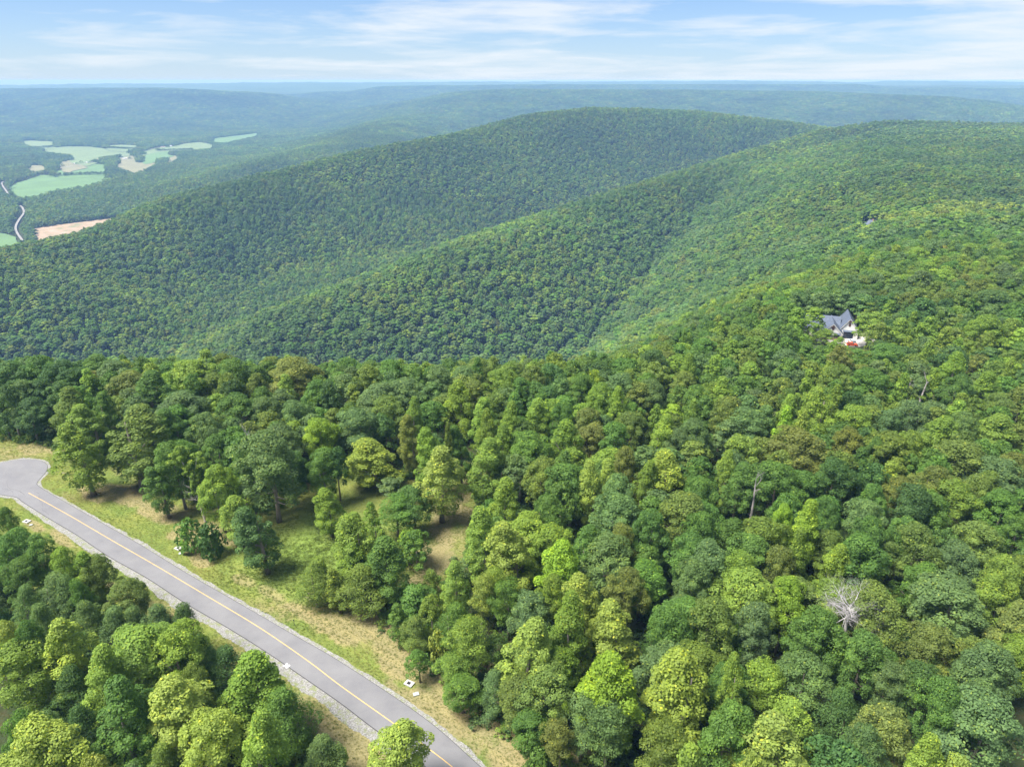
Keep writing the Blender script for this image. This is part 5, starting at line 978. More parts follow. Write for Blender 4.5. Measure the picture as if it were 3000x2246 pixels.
# which ground can be seen from the drone's height (with a tree's height to spare)
_a = np.linspace(-R(42), R(42), 560); _r = np.exp(np.linspace(math.log(150), math.log(14000), 1100))
_A, _Rr = np.meshgrid(_a, _r, indexing='ij'); _Z = ground(_Rr*np.sin(_A), _Rr*np.cos(_A))
_S = (_Z+6-108)/_Rr; _M = np.maximum.accumulate(_S, axis=1)
def seen(x, y, z, h=24):
    rr = np.hypot(x, y); a = np.arctan2(x, y); ia = np.clip(((a+R(42))/R(84)*559).round().astype(int), 0, 559)
    ir = np.clip(np.searchsorted(_r, rr)-1, 0, 1099); return (z+h-108)/rr >= np.minimum(_M[ia, ir], 9)-.0005
def forest():
    Ps, Rt, Sc, Ix, Tn = [], [], [], [], []
    rg = np.random.default_rng(5)
    def put(x, y, z, wd, ht, s, lod, cols):
        n = len(x); ids = IDX[s, lod]; ref = REF[s]
        Ps.append(np.stack([x, y, z], -1)); Rt.append(np.stack([np.zeros(n), np.zeros(n), rg.uniform(0, 6.28, n)], -1))
        Sc.append(np.stack([wd/ref[0], wd/ref[0], ht/ref[1]], -1)); Ix.append(np.array(ids)[rg.integers(0, len(ids), n)]); Tn.append(cols)
    def tint(codes, n):
        T_ = np.array([TINT[c] for c in CK])[codes]; k = rg.uniform(.90, 1.20, n)[:, None]
        return T_*k*rg.uniform(.93, 1.07, (n, 3))
    # near remainder
    A = np.array(REST, float); z = ground(A[:, 0]/10, A[:, 1]/10)
    for si, s in enumerate(SK):
        k = A[:, 4] == si
        if k.any(): B = A[k]; put(B[:, 0]/10, B[:, 1]/10, z[k], B[:, 2]/10*1.05, B[:, 3]/10, s, 1, tint(B[:, 5].astype(int), len(B)))
    for r0, r1, sp, lod in ((292, 620, 8.2, 1), (620, 2000, 10.2, 2), (2000, 4200, 11.5, 3), (4200, 10500, 27, 4)):
        x, y = grid(r0, r1, sp, rg); z = ground(x, y)
        if lod == 1:
            k = y >= 289; x, y, z = x[k], y[k], z[k]
        k = seen(x, y, z); x, y, z = x[k], y[k], z[k]
        if r0 < 1300: k = ~houses_mask(x, y, z, 0); x, y, z = x[k], y[k], z[k]
        k = (z > -262) | ~skip_valley(x, y); x, y, z = x[k], y[k], z[k]
        stand = 1+.30*fbm(x/330, y/330, 45, 3)
        n = len(x); hue = fbm(x/150, y/150, 61, 3)+rg.normal(size=n)*.32
        plate = (z > -60) & (r0 < 1350)
        codes = np.select([hue < -.36, hue < -.10, hue < .20, hue < .46, hue < .66, hue < .70], [3, 1, 0, 2, 4, 5], 4)
        if lod >= 2: codes = np.where((codes >= 4) & (rg.random(n) < .45), 0, codes)
        tn = tint(codes, n)*stand[:, None]*1.12  # last factor lightens the distant leaf colour, standing in for sunlit crown tops
        yl = (np.abs(x-HOUSE3[0]+10) < 105) & (np.abs(y-HOUSE3[1]-15) < 60) & (rg.random(n) < .55) & (r0 < 1300)   # the pale stand round the third house
        if yl.any(): tn[yl] = np.array(TINT['Y'])*rg.uniform(.75, 1.05, (int(yl.sum()), 1))
        if lod == 4:
            put(x, y, z-1, np.full(n, 9.)*rg.uniform(.95, 1.1, n), np.full(n, 18.)*rg.uniform(.9, 1.15, n), 'r', 4, tn); continue
        tall = rg.random(n) < .12
        wd = (.85+.95*rg.random(n)**1.4)*sp; ht = rg.uniform(14, 20, n)+(wd-1.1*sp)*.35
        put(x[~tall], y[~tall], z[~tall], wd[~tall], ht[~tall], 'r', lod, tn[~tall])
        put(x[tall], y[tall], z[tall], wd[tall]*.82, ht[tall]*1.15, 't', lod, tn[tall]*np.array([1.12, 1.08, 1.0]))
    # hedgerows and shade trees in the valley
    hx, hy = [], []
    for hd in HEDGES+HEDGES:
        pl = resample(hd, 9); hx += list(pl[:, 0]+rg.uniform(-5, 5, len(pl))); hy += list(pl[:, 1]+rg.uniform(-12, 12, len(pl)))
    for fx, fy, a, b in FARM: hx += [fx+rg.uniform(18, 40) for _ in range(2)]; hy += [fy+rg.uniform(-30, 30) for _ in range(2)]
    hx, hy = np.array(hx), np.array(hy); hz = ground(hx, hy); n = len(hx)
    put(hx, hy, hz, rg.uniform(13, 20, n), rg.uniform(12, 17, n), 'r', 3, tint(rg.choice([0, 1, 3], n), n))
    P_ = np.concatenate(Ps)
    print('forest instances', len(P_))
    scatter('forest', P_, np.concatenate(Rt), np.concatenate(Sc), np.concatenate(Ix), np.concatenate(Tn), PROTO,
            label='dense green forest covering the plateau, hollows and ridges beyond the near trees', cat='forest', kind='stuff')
forest()

# ------------------------------------------------------------------ undergrowth and grass
P2 = bpy.data.collections.new('low_forms'); nq = [0]
def proto2(me):
    o = bpy.data.objects.new('low_%04d' % nq[0], me); P2.objects.link(o); nq[0] += 1
def bush(k):
    rg = np.random.default_rng(40+k); V, q, lv, _ = crown(rg, 's', 1.5, 2.2, 420, .34, 12); return np_mesh('bush', V, q, {'leafvar': ('FACE', lv)}, [M_LEAF])
def tuft(k, h, n=16):
    rg = np.random.default_rng(60+k); a = rg.uniform(0, 6.28, n); r_ = rg.uniform(0, .22, n); P_ = np.stack([r_*np.cos(a), r_*np.sin(a), np.zeros(n)], -1)
    b = rg.uniform(0, 6.28, n); w_ = np.stack([np.cos(b), np.sin(b), np.zeros(n)], -1)*.035; tp = P_+np.stack([np.cos(a)*.12, np.sin(a)*.12, rg.uniform(.5, 1, n)*h], -1)
    V = np.stack([P_-w_, P_+w_, tp+w_*.3, tp-w_*.3], 1).reshape(-1, 3); return np_mesh('tuft', V, np.arange(4*n).reshape(-1, 4), {'leafvar': ('FACE', rg.uniform(.2, .9, n))}, [M_LEAF])
for k in range(3): proto2(bush(k))
for k in range(3): proto2(tuft(k, .34))
rg = np.random.default_rng(8)
eo = resample(OPEN+OPEN[:1], 1.1); eo = eo[(eo[:, 1] > 60) & (eo[:, 0] > -215)]
x = np.concatenate([eo[:, 0]+rg.normal(size=len(eo))*1.3 for _ in range(2)]); y = np.concatenate([eo[:, 1]+rg.normal(size=len(eo))*1.3 for _ in range(2)])
xi = rg.uniform(-230, 160, 9000); yi = rg.uniform(60, 262, 9000); k = ~inside(xi, yi, OPEN) & (np.abs(np.arctan2(xi, yi)) < R(43)); xi, yi = xi[k], yi[k]
n1_ = len(x); x = np.concatenate([x, xi]); y = np.concatenate([y, yi]); n = len(x)
sc = rg.uniform(.45, 1.25, n)*np.where(np.arange(n) < n1_, .8, 1.0)
codes = rg.choice([0, 3, 4, 1, 2], n, p=[.4, .2, .15, .1, .15])
scatter('undergrowth', np.stack([x, y, np.zeros(n)], -1), np.stack([np.zeros(n), np.zeros(n), rg.uniform(0, 6.28, n)], -1), np.stack([sc*1.2, sc*1.2, sc], -1),
        rg.integers(0, 3, n), np.array([TINT[c] for c in CK])[codes]*rg.uniform(.8, 1.1, (n, 1)), P2, label='low leafy undergrowth along the foot of the woods', cat='undergrowth', kind='stuff')
x = rg.uniform(-225, 70, 260000); y = rg.uniform(58, 245, 260000)
k = inside(x, y, OPEN); x, y = x[k], y[k]
k = ~inside(x, y, [tuple(p_) for p_ in resample(GRAV_L, 2)[::-1]]+[tuple(p_) for p_ in resample(GRAV_R, 2)]); x, y = x[k], y[k]
n = len(x); mw = np.clip(1-np.hypot((x+46)/30, (y-146)/24), 0, 1)
h_ = .30+.8*mw*rg.random(n)+.25*np.clip(fbm(x/8, y/8, 33, 3), 0, 1); gp = np.clip(fbm(x/10, y/10, 51, 3)+.4*rg.normal(size=n)*.6, -1, 1)[:, None]
ga, gb = np.array([.135, .185, .040]), np.array([.30, .26, .11])
tn = ga+(gb-ga)*np.clip(gp*.9+.25-mw[:, None]*.7, 0, 1)
scatter('grass', np.stack([x, y, np.full(n, .02)+.1], -1), np.stack([np.zeros(n), np.zeros(n), rg.uniform(0, 6.28, n)], -1), np.stack([h_*2.0, h_*2.0, h_], -1),
        rg.integers(3, 6, n), tn, P2, label='short mown grass on the verge and longer grass in the meadow', cat='grass', kind='stuff')
print('grass', n)

# ------------------------------------------------------------------ small things by the road
M_CONC = simple('pale_concrete', (.42, .41, .38), .8, .12, 3); M_BLK = simple('dark_opening', (.012, .012, .016), .9, .2); M_LID = simple('pale_lid', (.40, .44, .42), .6, .1, 4)
VL = ['concrete utility box with dark square opening on the verge above the middle of the road', 'concrete utility box in the grass left of the road near the left edge',
      'concrete utility box between the turning circle and the tall lone tree', 'concrete utility box on the dry verge near the bottom of the photo']
LL = ['small white lid below the box above the middle of the road', 'small pale lid beside the box left of the road', 'small white lid below the box near the turning circle', 'pale green-white lid on the dry verge near the bottom']
for i, (x, y, _) in enumerate(VAULTS):
    e = empty('utility_box', (x, y, .1), math.atan2(-.566, .824)+(.1 if i != 1 else .25), label=VL[i], cat='utility box', group='concrete utility boxes beside the road')
    m = MB(); a_, b_ = .90, .66
    m.box(-a_, -.42, -b_, b_, 0, .2); m.box(.30, a_, -b_, b_, 0, .2); m.box(-.42, .30, -b_, -.36, 0, .199); m.box(-.42, .30, .36, b_, 0, .199)
    m.build('rim', M_CONC, e); MB().box(-.42, .30, -.36, .36, 0, .06).build('opening', M_BLK, e)
for i, (x, y) in enumerate(LIDS):
    sz = (.50, .36) if i in (0, 3) else (.34, .24)
    e = empty('meter_cover', (x, y, .1), .35, label=LL[i], cat='meter cover', group='small pale lids beside the utility boxes')
    MB().box(-sz[0], sz[0], -sz[1], sz[1], 0, .12).build('plate', M_LID, e); MB().box(-sz[0]-.07, sz[0]+.07, -sz[1]-.07, sz[1]+.07, -.02, .07).build('rim', simple('grey_rim', (.25, .26, .25)), e)
e = empty('marker_sign', (*MARKER, .05), .3, label='small white marker sign at the foot of the trees behind the turning circle', cat='sign')
MB().box(-.03, .03, -.03, .03, 0, .5).build('post', M_CONC, e); MB().box(-.35, .35, -.055, -.03, .45, .95).build('board', M_WHP, e)
e = empty('delineator_post', (*POST, .05), 0, label='thin grey post standing alone in the mown verge', cat='post')
m = MB(); m.tube([(0, 0, 0), (.02, 0, 1.25)], [.05, .04], 6); m.build('pole', simple('grey_post', (.13, .15, .14)), e); MB().box(-.1, .1, -.05, .05, 1.25, 1.6).build('head', M_BLK, e)
e = empty('pedestal', (*PEDESTAL, .05), .5, label='pale utility pedestal with dark front at the edge of the lower woods', cat='utility pedestal')
m = MB(); m.prism([(-.45, 0), (.45, 0), (.45, .85), (.25, 1.1), (-.25, 1.1), (-.45, .85)], -.4, .4); m.build('cabinet', simple('pale_green_paint', (.45, .55, .50), .5), e)
MB().box(-.28, .28, -.43, -.4, .15, .8).build('hatch', M_BLK, e)
e = empty('stump', (*STUMP, .05), 0, label='small pale tree stump in the dry grass at the woods edge', cat='stump')
m = MB(); m.tube([(0, 0, 0), (.03, 0, .35), (.05, .02, .75)], [.32, .24, .2], 9); m.build('wood', simple('cut_wood', (.46, .33, .20), .9), e)

# ------------------------------------------------------------------ dead trees
def branches(m, rg, p, d, L_, r_, lv, out=None, spread=.55, upb=.12):
    pts = [p]; rad = [r_]; q = Vector(p); dd = Vector(d)
    for i in range(4):
        dd = (dd+Vector(rg.uniform(-.22, .22, 3))+Vector((0, 0, upb))).normalized(); q = q+dd*L_/4; pts.append(tuple(q)); rad.append(r_*(1-.2*(i+1)))
    m.tube(pts, rad, 5 if lv > 1 else 4)
    if lv <= 0: return
    for i in range(int(rg.integers(5, 7))):
        k = int(rg.integers(1, 5)); s0 = Vector(pts[k]); a = Vector(rg.normal(size=3)); a.normalize()
        nd = (dd*.9+a*spread*1.3).normalized(); branches(m, rg, tuple(s0), nd, L_*rg.uniform(.5, .72), rad[k]*.62, lv-1, None, spread, upb)
rg = np.random.default_rng(21)
sx_, sy_ = SILVER; gz = float(ground(np.array([sx_]), np.array([sy_]))[0])
e = empty('dead_tree', (sx_, sy_, gz), 0, label='bleached silver-grey dead tree with a leafless spreading crown among green trees', cat='dead tree')
e.scale = (1.12, 1.12, .93)
m = MB(); m.tube([(0, 0, -.3), (.1, 0, 9), (0, .1, 15.6)], [.38, .32, .2], 8); m.build('trunk', M_SILVER, e)
for k in range(18):
    a = k*2.4+rg.uniform(-.3, .3); el_ = rg.uniform(.0, 1.05)
    m = MB(); branches(m, rg, (0, .05, 13.2+k*.2), (math.cos(a)*math.cos(el_), math.sin(a)*math.cos(el_), math.sin(el_)), 4.3, .12, 3, spread=.75, upb=.03)
    m.build('branch', M_SILVER, e)
def snag(name, x, y, z, H, label, pale=M_DEAD, fork=True, r0=.35, lean=0, kids=5, top=None):
    e = empty(name, (x, y, z), 0, label=label, cat='dead tree')
    m = MB(); m.tube([(0, 0, -.3), (.15+lean*.4, 0, H*.5), (lean, .1, H*.86)], [r0, r0*.75, r0*.4], 7); m.build('trunk', pale, e)
    ends = [((lean, .1, H*.84), (-.25, 0, 1), H*.22, r0*.35), ((lean, .1, H*.8), (.45, 0, .9), H*.17, r0*.3)] if fork else []
    for k in range(kids):
        a = rg.uniform(0, 6.28); zz = H*rg.uniform(.3, .8); ends.append(((lean*zz/H, 0, zz), (math.cos(a)*.9, math.sin(a)*.9, .25), H*rg.uniform(.05, .12), r0*.2))
    for p_, d_, l_, rr in ends:
        m = MB(); branches(m, rg, p_, d_, l_, rr, 1); m.build('branch', pale, e)
snag('snag', SNAG[0], SNAG[1], 0, 18, 'pale bare broken snag with a forked top in the middle of the right-hand woods')
gz = float(ground(np.array([FORK[0]]), np.array([FORK[1]]))[0])
snag('bare_trunk', FORK[0], FORK[1], gz, 17, 'leafless twin-forked grey trunk near the right edge below the gravel patch', lean=1.6, r0=.34, kids=7)
snag('bare_trunk', FORK[0]-3.2, FORK[1]+1, gz, 18, 'straight leafless grey trunk just left of the twin-forked one', lean=-.4, r0=.28, fork=False, kids=9)
snag('snag', SNAG2[0], SNAG2[1], 0, 20, 'weathered dead branch tips sticking out of the big blue-green tree behind the meadow', r0=.4, lean=.8, kids=6)
# the leaning tree with a bare curved trunk and a leafy top
bx, by = LEAN
e = empty('leaning_tree', (bx, by, 0), 0, label='thin leaning tree with long bare trunk and a small yellow-green top above the two shrubs', cat='tree')
m = MB(); m.tube([(0, 0, -.2), (-.6, 0, 6), (-1.6, .2, 12), (-3.2, .6, 17.5), (-4.4, 1, 20.5)], [.34, .28, .22, .15, .06], 7)
m.tube([(-1.6, .2, 12), (-.2, .4, 15.5), (.6, .6, 19)], [.15, .1, .05], 5); m.build('trunk', simple('grey_bark', (.42, .38, .33), .9, .3), e)
for k in range(5):
    m = MB(); a = rg.uniform(2.2, 4.2); branches(m, rg, (-.9, .1, 6.5+k*1.1), (math.cos(a), math.sin(a), .15), 3.0, .08, 1); m.build('branch', M_DEAD, e)
for k, (cx_, cy_, cz_, r_) in enumerate([(-4.3, .9, 18.6, 2.2), (-3.4, .4, 20.6, 1.9), (.6, .6, 18.2, 2.3), (-2.0, .3, 15.2, 1.5), (-.2, .2, 14.6, 1.6), (-1.2, 0, 9.6, 1.3), (-.9, .3, 12.2, 1.4)]):
    V, q, lv, _ = crown(rg, 's', r_, r_*2.0, 1300, .4, 14); o_ = link('foliage', np_mesh('foliage', V+np.array([cx_, cy_, cz_-r_]), q, {'leafvar': ('FACE', lv)}, [M_LEAF]), e); o_['tint'] = TINT['YG']

# ------------------------------------------------------------------ houses
M_WALL = simple('white_siding', (.78, .77, .74), .7, .05, 1); M_ROOF = simple('slate_roof', (.085, .105, .145), .75, .22, 1.2); M_BRICK = simple('brick_base', (.34, .20, .15), .9, .3, 4)
M_GLASS = simple('dark_glass', (.02, .03, .05), .15, .2); M_TRIM = simple('white_trim', (.8, .79, .77), .6, .04); M_BROWN = simple('brown_louvre', (.10, .055, .045), .8, .2); M_TANR = simple('grey_roof', (.17, .16, .17), .85, .25, 1.2)
M_DRIVE = simple('pale_concrete_drive', (.50, .465, .43), .85, .1, .6)
def gable(e, x0, x1, y0, y1, ev, rg_, wall=True, over=.45, mroof=None, th=.22):
    cx = (x0+x1)/2
    if wall: MB().prism([(x0, -.5), (x1, -.5), (x1, ev), (cx, rg_), (x0, ev)], y0, y1).build('wall', M_WALL, e)
    sl_ = (rg_-ev)/((x1-x0)/2)
    for sg in (-1, 1):
        xe = cx+sg*((x1-x0)/2+over); ze = ev-over*sl_
        MB().prism([(cx, rg_+.05), (xe, ze+.05), (xe, ze+.05+th), (cx, rg_+.05+th)], y0-over, y1+over*.3).build('roof', mroof or M_ROOF, e)
        MB().prism([(cx, rg_-.22), (xe, ze-.22), (xe, ze+.04), (cx, rg_+.04)], y0-over-.02, y0-over+.12).build('barge_board', M_TRIM, e)
def window(e, x, z, y, w_=1.2, h=1.4, name='window'):
    f = MB().box(x-w_/2-.1, x+w_/2+.1, y-.06, y+.05, z-h/2-.1, z+h/2+.1).build(name, M_TRIM, e); MB().box(x-w_/2, x-.03, y-.09, y-.055, z-h/2, z+h/2).build('pane', M_GLASS, f)
    MB().box(x+.03, x+w_/2, y-.09, y-.055, z-h/2, z+h/2).build('pane', M_GLASS, f)
def louvre(e, x, z, y):
    m = MB(); n = 10; m.prism([(x+.55*math.cos(6.283*k/n), z+.75*math.sin(6.283*k/n)) for k in range(n)], y-.1, y); o_ = m.build('louvre', M_BROWN, e)
    return o_
def awning(e, x, z, y, w_):
    m = MB(); m.add([(x-w_/2, y, z), (x+w_/2, y, z), (x+w_/2, y-1.0, z-.5), (x-w_/2, y-1.0, z-.5), (x-w_/2, y, z-.12), (x+w_/2, y, z-.12), (x+w_/2, y-1, z-.62), (x-w_/2, y-1, z-.62)], [(0, 1, 2, 3), (7, 6, 5, 4), (0, 4, 5, 1), (1, 5, 6, 2), (2, 6, 7, 3), (3, 7, 4, 0)]); m.build('awning', M_ROOF, e)
hz = float(ground(np.array([HOUSE[0]]), np.array([HOUSE[1]]))[0])+.6; HR = -R(18.4)
e = empty('house', (HOUSE[0]+.5, HOUSE[1]+4, hz), HR, label='white-gabled house with slate blue roof and pale drive in a forest clearing', cat='house')
gable(e, 1.6, 9.6, -1, 14, 3.6, 9.0); gable(e, -5.6, 2.6, -5.2, 8, 3.0, 7.2); gable(e, -9.4, -5.2, -2.6, 6, 3.1, 5.7)
m = MB(); m.box(-16, 2, .2, 12, -.5, 3.05); m.build('wall', M_WALL, e)
xr = (-16.5, 2.3); yr = (-.4, 12.6); ry = 6.1; hr = 7.6
m = MB(); m.add([(xr[0], yr[0], 3.0), (xr[1], yr[0], 3.0), (xr[1], yr[1], 3.0), (xr[0], yr[1], 3.0), (xr[0]+4.2, ry, hr), (xr[1], ry, hr)], [(0, 1, 5, 4), (1, 2, 5), (2, 3, 4, 5), (3, 0, 4), (3, 2, 1, 0)]); m.build('roof', M_ROOF, e)
MB().box(-5.7, 2.7, -5.28, -5.2, -.5, .9).build('brick_base', M_BRICK, e); MB().box(-5.68, -5.6, -5.2, 0, -.5, .9).build('brick_base', M_BRICK, e)
louvre(e, 5.6, 6.1, -1.02); louvre(e, -1.5, 5.0, -5.22); louvre(e, -7.3, 4.3, -2.62)
for gx, gz_, gy in ((5.6, 8.1, -1.4), (-1.5, 6.3, -5.6), (-7.3, 5.1, -3.0)): MB().prism([(gx-1.0, gz_-.75), (gx+1.0, gz_-.75), (gx+.9, gz_-.55), (gx, gz_+.1), (gx-.9, gz_-.55)], gy, gy+.08).build('truss', M_BROWN, e)
MB().box(3.6, 7.8, -1.08, -1.0, -.3, 2.7).build('garage_door', M_GLASS, e); awning(e, 5.7, 3.6, -1.0, 5.0)
window(e, -3.3, 1.7, -5.25, 2.2, 1.7); awning(e, -3.3, 3.1, -5.2, 3.0); awning(e, .6, 3.1, -5.2, 2.8); MB().box(-.6, 1.8, -5.26, -5.2, -.3, 2.3).build('garage_door', M_GLASS, e)
window(e, -7.3, 1.6, -2.65, 1.6, 1.6); window(e, -11, 1.6, .15, 1.8, 1.5); window(e, -14, 1.6, .15, 1.4, 1.5)
MB().tube([(9.75, -.6, 3.4), (9.75, -.6, -.3)], [.07, .07], 6).build('downpipe', M_TRIM, e)
def tolocal(x, y): c_, s_ = math.cos(HR), math.sin(HR); return (e.location.x+x*c_-y*s_, e.location.y+x*s_+y*c_)
dv = [tolocal(*p_) for p_ in [(-9, -8.6), (-4, -8.9), (0, -10.5), (5, -12), (9.5, -11), (15, -8), (18, -3), (17, 2), (13, 4), (10, 3), (10, -1.2), (2.7, -1.2), (2.7, -5.3), (-9, -5.3)]]
tag(MB().slab(dv, hz-1.2, hz-.34).build('driveway', M_DRIVE), 'pale concrete drive in front of the white-gabled house', None, None, 'structure')
hl = [tolocal(22*math.cos(a)*1.1-1, 20*math.sin(a)-2) for a in np.linspace(0, 6.28, 28)[:-1]]
M_HL = simple('house_lawn', (.13, .17, .05), .95, .3, .5)
tag(MB().slab(hl, hz-1.6, hz-.55).build('yard', M_HL), 'grass yard round the white-gabled house', None, None, 'structure')
def car(x, y, z, rz, col, label, L_=4.7, W_=1.85, H_=1.55):
    e2 = empty('parked_car', (x, y, z), rz, label=label, cat='car', group='cars parked on the pale drive')
    pm = simple('car_paint', col, .3, .05, spec=.6)
    m = MB(); m.prism([(-L_/2, .35), (L_/2, .35), (L_/2, .8), (L_/2-.15, .95), (L_/2-1.2, 1.02), (-L_/2+.1, 1.02), (-L_/2, .8)], -W_/2, W_/2); m.build('body', pm, e2)
    m = MB(); m.prism([(-L_/2+.15, 1.02), (L_/2-1.3, 1.02), (L_/2-2.0, H_-.06), (-L_/2+.5, H_-.06)], -W_/2+.1, W_/2-.1); m.build('windows', M_GLASS, e2)
    MB().prism([(-L_/2+.48, H_-.06), (L_/2-1.98, H_-.06), (L_/2-2.15, H_+.02), (-L_/2+.6, H_+.02)], -W_/2+.12, W_/2-.12).build('roof', pm, e2)
    for a in (-L_/2+.85, L_/2-.9):
        for b in (-W_/2-.02, W_/2-.2): MB().tube([(a, b, .34), (a, b+.22, .34)], [.34, .34], 12).build('wheel', M_BLK, e2)
x, y = tolocal(7.0, -6.3); car(x, y, hz-.33, HR+R(105), (.62, .66, .70), 'silver car parked outside the open garage of the white-gabled house', 4.9)
x, y = tolocal(6.6, -10.6); car(x, y, hz-.33, HR+R(8), (.62, .10, .03), 'orange-red car parked on the lower edge of the pale drive', 4.4)
def plain_house(xy, rz, L_, W_, label, roofm, ridge=7.5):
    gz = float(ground(np.array([xy[0]]), np.array([xy[1]]))[0])+.5
    h = empty('house', (*xy, gz), rz, label=label, cat='house')
    MB().box(-L_/2, L_/2, -W_/2, W_/2, -1.5, 3.6).build('wall', M_WALL, h)
    a, b = L_/2+.6, W_/2+.6
    m = MB(); m.add([(-a, -b, 3.55), (a, -b, 3.55), (a, b, 3.55), (-a, b, 3.55), (-a+b*.8, 0, ridge), (a-b*.8, 0, ridge)], [(0, 1, 5, 4), (1, 2, 5), (2, 3, 4, 5), (3, 0, 4), (3, 2, 1, 0)]); m.build('roof', roofm, h)
    for k in range(3): window(h, -L_/3+k*L_/3, 1.7, -W_/2-.04, 1.4, 1.5)
    MB().box(-.9, .9, -1.2, 0, ridge-1.8, ridge+1).build('chimney', M_BRICK, h); return h
h = plain_house(HOUSE2, -.5, 17, 12, 'distant house with a dark blue hipped roof half hidden by trees', M_ROOF, 9); gable(h, -5, 1, -9, 0, 3.3, 7, mroof=M_ROOF)
plain_house(HOUSE3, -.4, 20, 11, 'distant grey-roofed white house behind pale yellow trees near the right edge', M_TANR, 8.5)
plain_house(HOUSE4, -.9, 11, 8, 'small grey-roofed house almost buried in the trees right of the pale drive', M_TANR, 6.4)
gz = float(ground(np.array([PATCH[0]]), np.array([PATCH[1]]))[0])
tag(MB().slab([(PATCH[0]+p_[0], PATCH[1]+p_[1]) for p_ in [(-8, -2), (-3, -3.2), (4, -2.4), (14, -4), (14, 1), (5, 2.6), (-4, 2.2)]], gz-1, gz+.12).build('driveway', simple('pinkish_gravel', (.52, .45, .42), .9, .2, 2)), 'pale gravel drive glimpsed through the trees at the right edge', None, None, 'structure')

# ------------------------------------------------------------------ valley farmland
FM = {'green': simple('green_field', (.095, .175, .062), .95, .12, .012), 'pale': simple('pale_field', (.130, .185, .080), .95, .15, .015), 'tan': simple('dry_field', (.175, .175, .095), .95, .15, .02)}
FLB = {'green': 'bright green pasture on the valley floor', 'pale': 'pale green hay field on the valley floor', 'tan': 'straw-coloured field on the valley floor'}
def drape(name, poly, m, lift, spread=True):
    pp = np.array(poly+poly[:1]); poly = []
    for a_, b_ in zip(pp[:-1], pp[1:]):
        k_ = max(1, int(np.hypot(*(b_-a_))/45)); poly += [a_+(b_-a_)*i_/k_ for i_ in range(k_)]
    poly = np.array(poly); poly = poly+np.random.default_rng(int(abs(poly[0, 0]))).normal(size=poly.shape)*(5 if spread else 1); bm = bmesh.new()
    for q_ in ((1.0, .978, .957, .941) if spread else (1.0,)):
        f = bm.faces.new([bm.verts.new((p_[0]*q_, p_[1]*q_, (1-q_)*10)) for p_ in poly]); bmesh.ops.triangulate(bm, faces=[f])
    bmesh.ops.subdivide_edges(bm, edges=bm.edges, cuts=3, use_grid_fill=True)
    co = np.array([v.co[:] for v in bm.verts]); z = ground(co[:, 0], co[:, 1])
    for v, zz in zip(bm.verts, z): v.co.z = zz+lift+v.co.z
    bm.normal_update(); bmesh.ops.reverse_faces(bm, faces=[f for f in bm.faces if f.normal.z < 0])
    me = bpy.data.meshes.new(name); bm.to_mesh(me); bm.free(); return link(name, me, None, m)
for i, (kd, poly) in enumerate(FIELDS): tag(drape('field', poly, FM[kd], 2.0+.15*i), FLB[kd], None, None, 'structure')
M_SITE, N, L = mat('graded_earth'); o = N('ShaderNodeOutputMaterial'); p = N('ShaderNodeBsdfPrincipled')
L(ramp(N, L, noise(N, L, .018, 6, .7), [(.36, (.14, .17, .08)), (.46, (.25, .19, .12)), (.60, (.33, .24, .17)), (.7, (.38, .34, .30))]), p.inputs['Base Color']); p.inputs['Roughness'].default_value = .95; L(p.outputs[0], o.inputs[0])
tag(drape('bare_earth', SITE, M_SITE, 2.4), 'graded tan earth of a cleared site on the valley floor', None, None, 'structure')
tag(drape('quarry_cut', QUARRY, M_SITE, 4, False), 'pale strip of bare ground far up the valley', None, None, 'structure')
M_VR = simple('pale_road', (.22, .215, .21), .9, .1, .05)
for i, rd in enumerate(VALLEY_ROADS):
    pl = resample(rd, 25); a, b = offset(pl, 2.8), offset(pl, -2.8); z = np.maximum(ground(a[:, 0], a[:, 1]), ground(b[:, 0], b[:, 1]))+4.6; n = len(pl)
    V = np.concatenate([np.c_[a, z], np.c_[b, z]]); k = np.arange(n-1)
    tag(link('valley_road', np_mesh('valley_road', V, np.stack([k, n+k, n+k+1, k+1], -1), None, [M_VR])), ('pale lane winding past the cleared earth' if i == 0 else 'pale country road running between the farms'), None, None, 'structure')
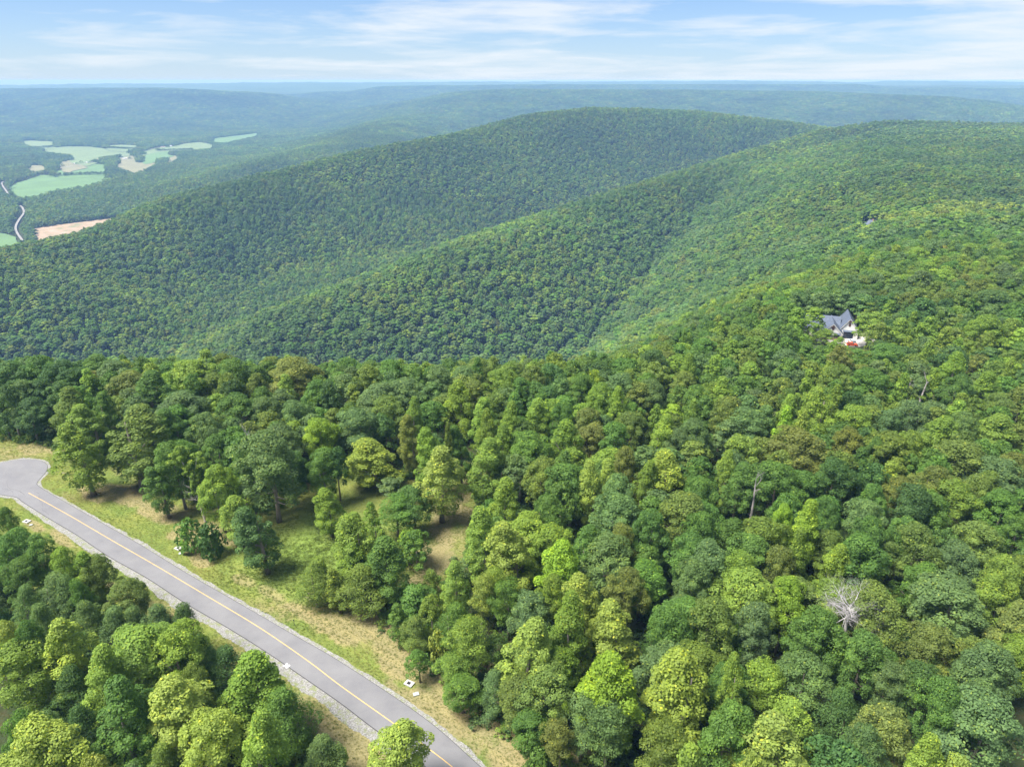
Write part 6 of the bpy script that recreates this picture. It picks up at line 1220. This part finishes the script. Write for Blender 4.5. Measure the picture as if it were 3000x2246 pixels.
FARM_LABEL = ['leftmost tiny farmhouse in the farthest row, at the edge of the woods', 'rightmost tiny farmhouse in the farthest row, on the pale field', 'middle tiny farmhouse in the farthest row behind the long barns',
 'left one of the two long barns in the far hay field', 'right and larger of the two long barns in the far hay field', 'tiny farmhouse beside the country road left of the two long barns', 'tiny farmhouse between the country road and the left long barn',
 'long barn standing alone on the reddish tan plot in mid valley', 'tiny farmhouse just left of the reddish tan plot, upper one', 'tiny farmhouse left of the reddish tan plot, lower one', 'tiny farmhouse on the road bend above the green pastures, near end',
 'tiny farmhouse above the green pasture beside two dark round trees', 'leftmost tiny farmhouse above the green pasture by the wood', 'tiny farmhouse touching the road at the top corner of the pasture', 'tiny farmhouse nearest the camera, beside the road left of the big pasture',
 'tiny farmhouse at the right end of the reddish tan plot']
for i, (x, y, a, b) in enumerate(FARM):
    gz = float(ground(np.array([x]), np.array([y]))[0]); big = a > 20
    h = empty('farm_building', (x, y, gz+2), RG.uniform(-.5, .5), cat='barn' if big else 'farmhouse', group='farm buildings on the valley floor', label=FARM_LABEL[i])
    MB().prism([(-b/2, 0), (b/2, 0), (b/2, 3.5), (0, 5.2), (-b/2, 3.5)], -a/2, a/2).build('wall', M_WALL, h)
    m = MB()
    for sg in (-1, 1): m.prism([(0, 5.3), (sg*(b/2+.5), 3.35), (sg*(b/2+.5), 3.7), (0, 5.65)], -a/2-.5, a/2+.5)
    m.build('roof', simple('metal_roof', (.62, .62, .63) if i % 3 else (.35, .22, .2), .5), h)

# ------------------------------------------------------------------ air
m, N, L = mat('haze_air'); o = N('ShaderNodeOutputMaterial'); v = N('ShaderNodeVolumePrincipled')
v.inputs['Color'].default_value = (.245, .455, .84, 1); v.inputs['Absorption Color'].default_value = (.42, .42, .42, 1); v.inputs['Density'].default_value = .000108; v.inputs['Anisotropy'].default_value = 0.0
L(v.outputs[0], o.inputs['Volume'])
hz_ = MB().box(-62000, 62000, -62000, 62000, -480, 113).build('haze', m)
tag(hz_, 'thin blue summer haze filling the air over the valley and ridges', 'haze', None, 'stuff')
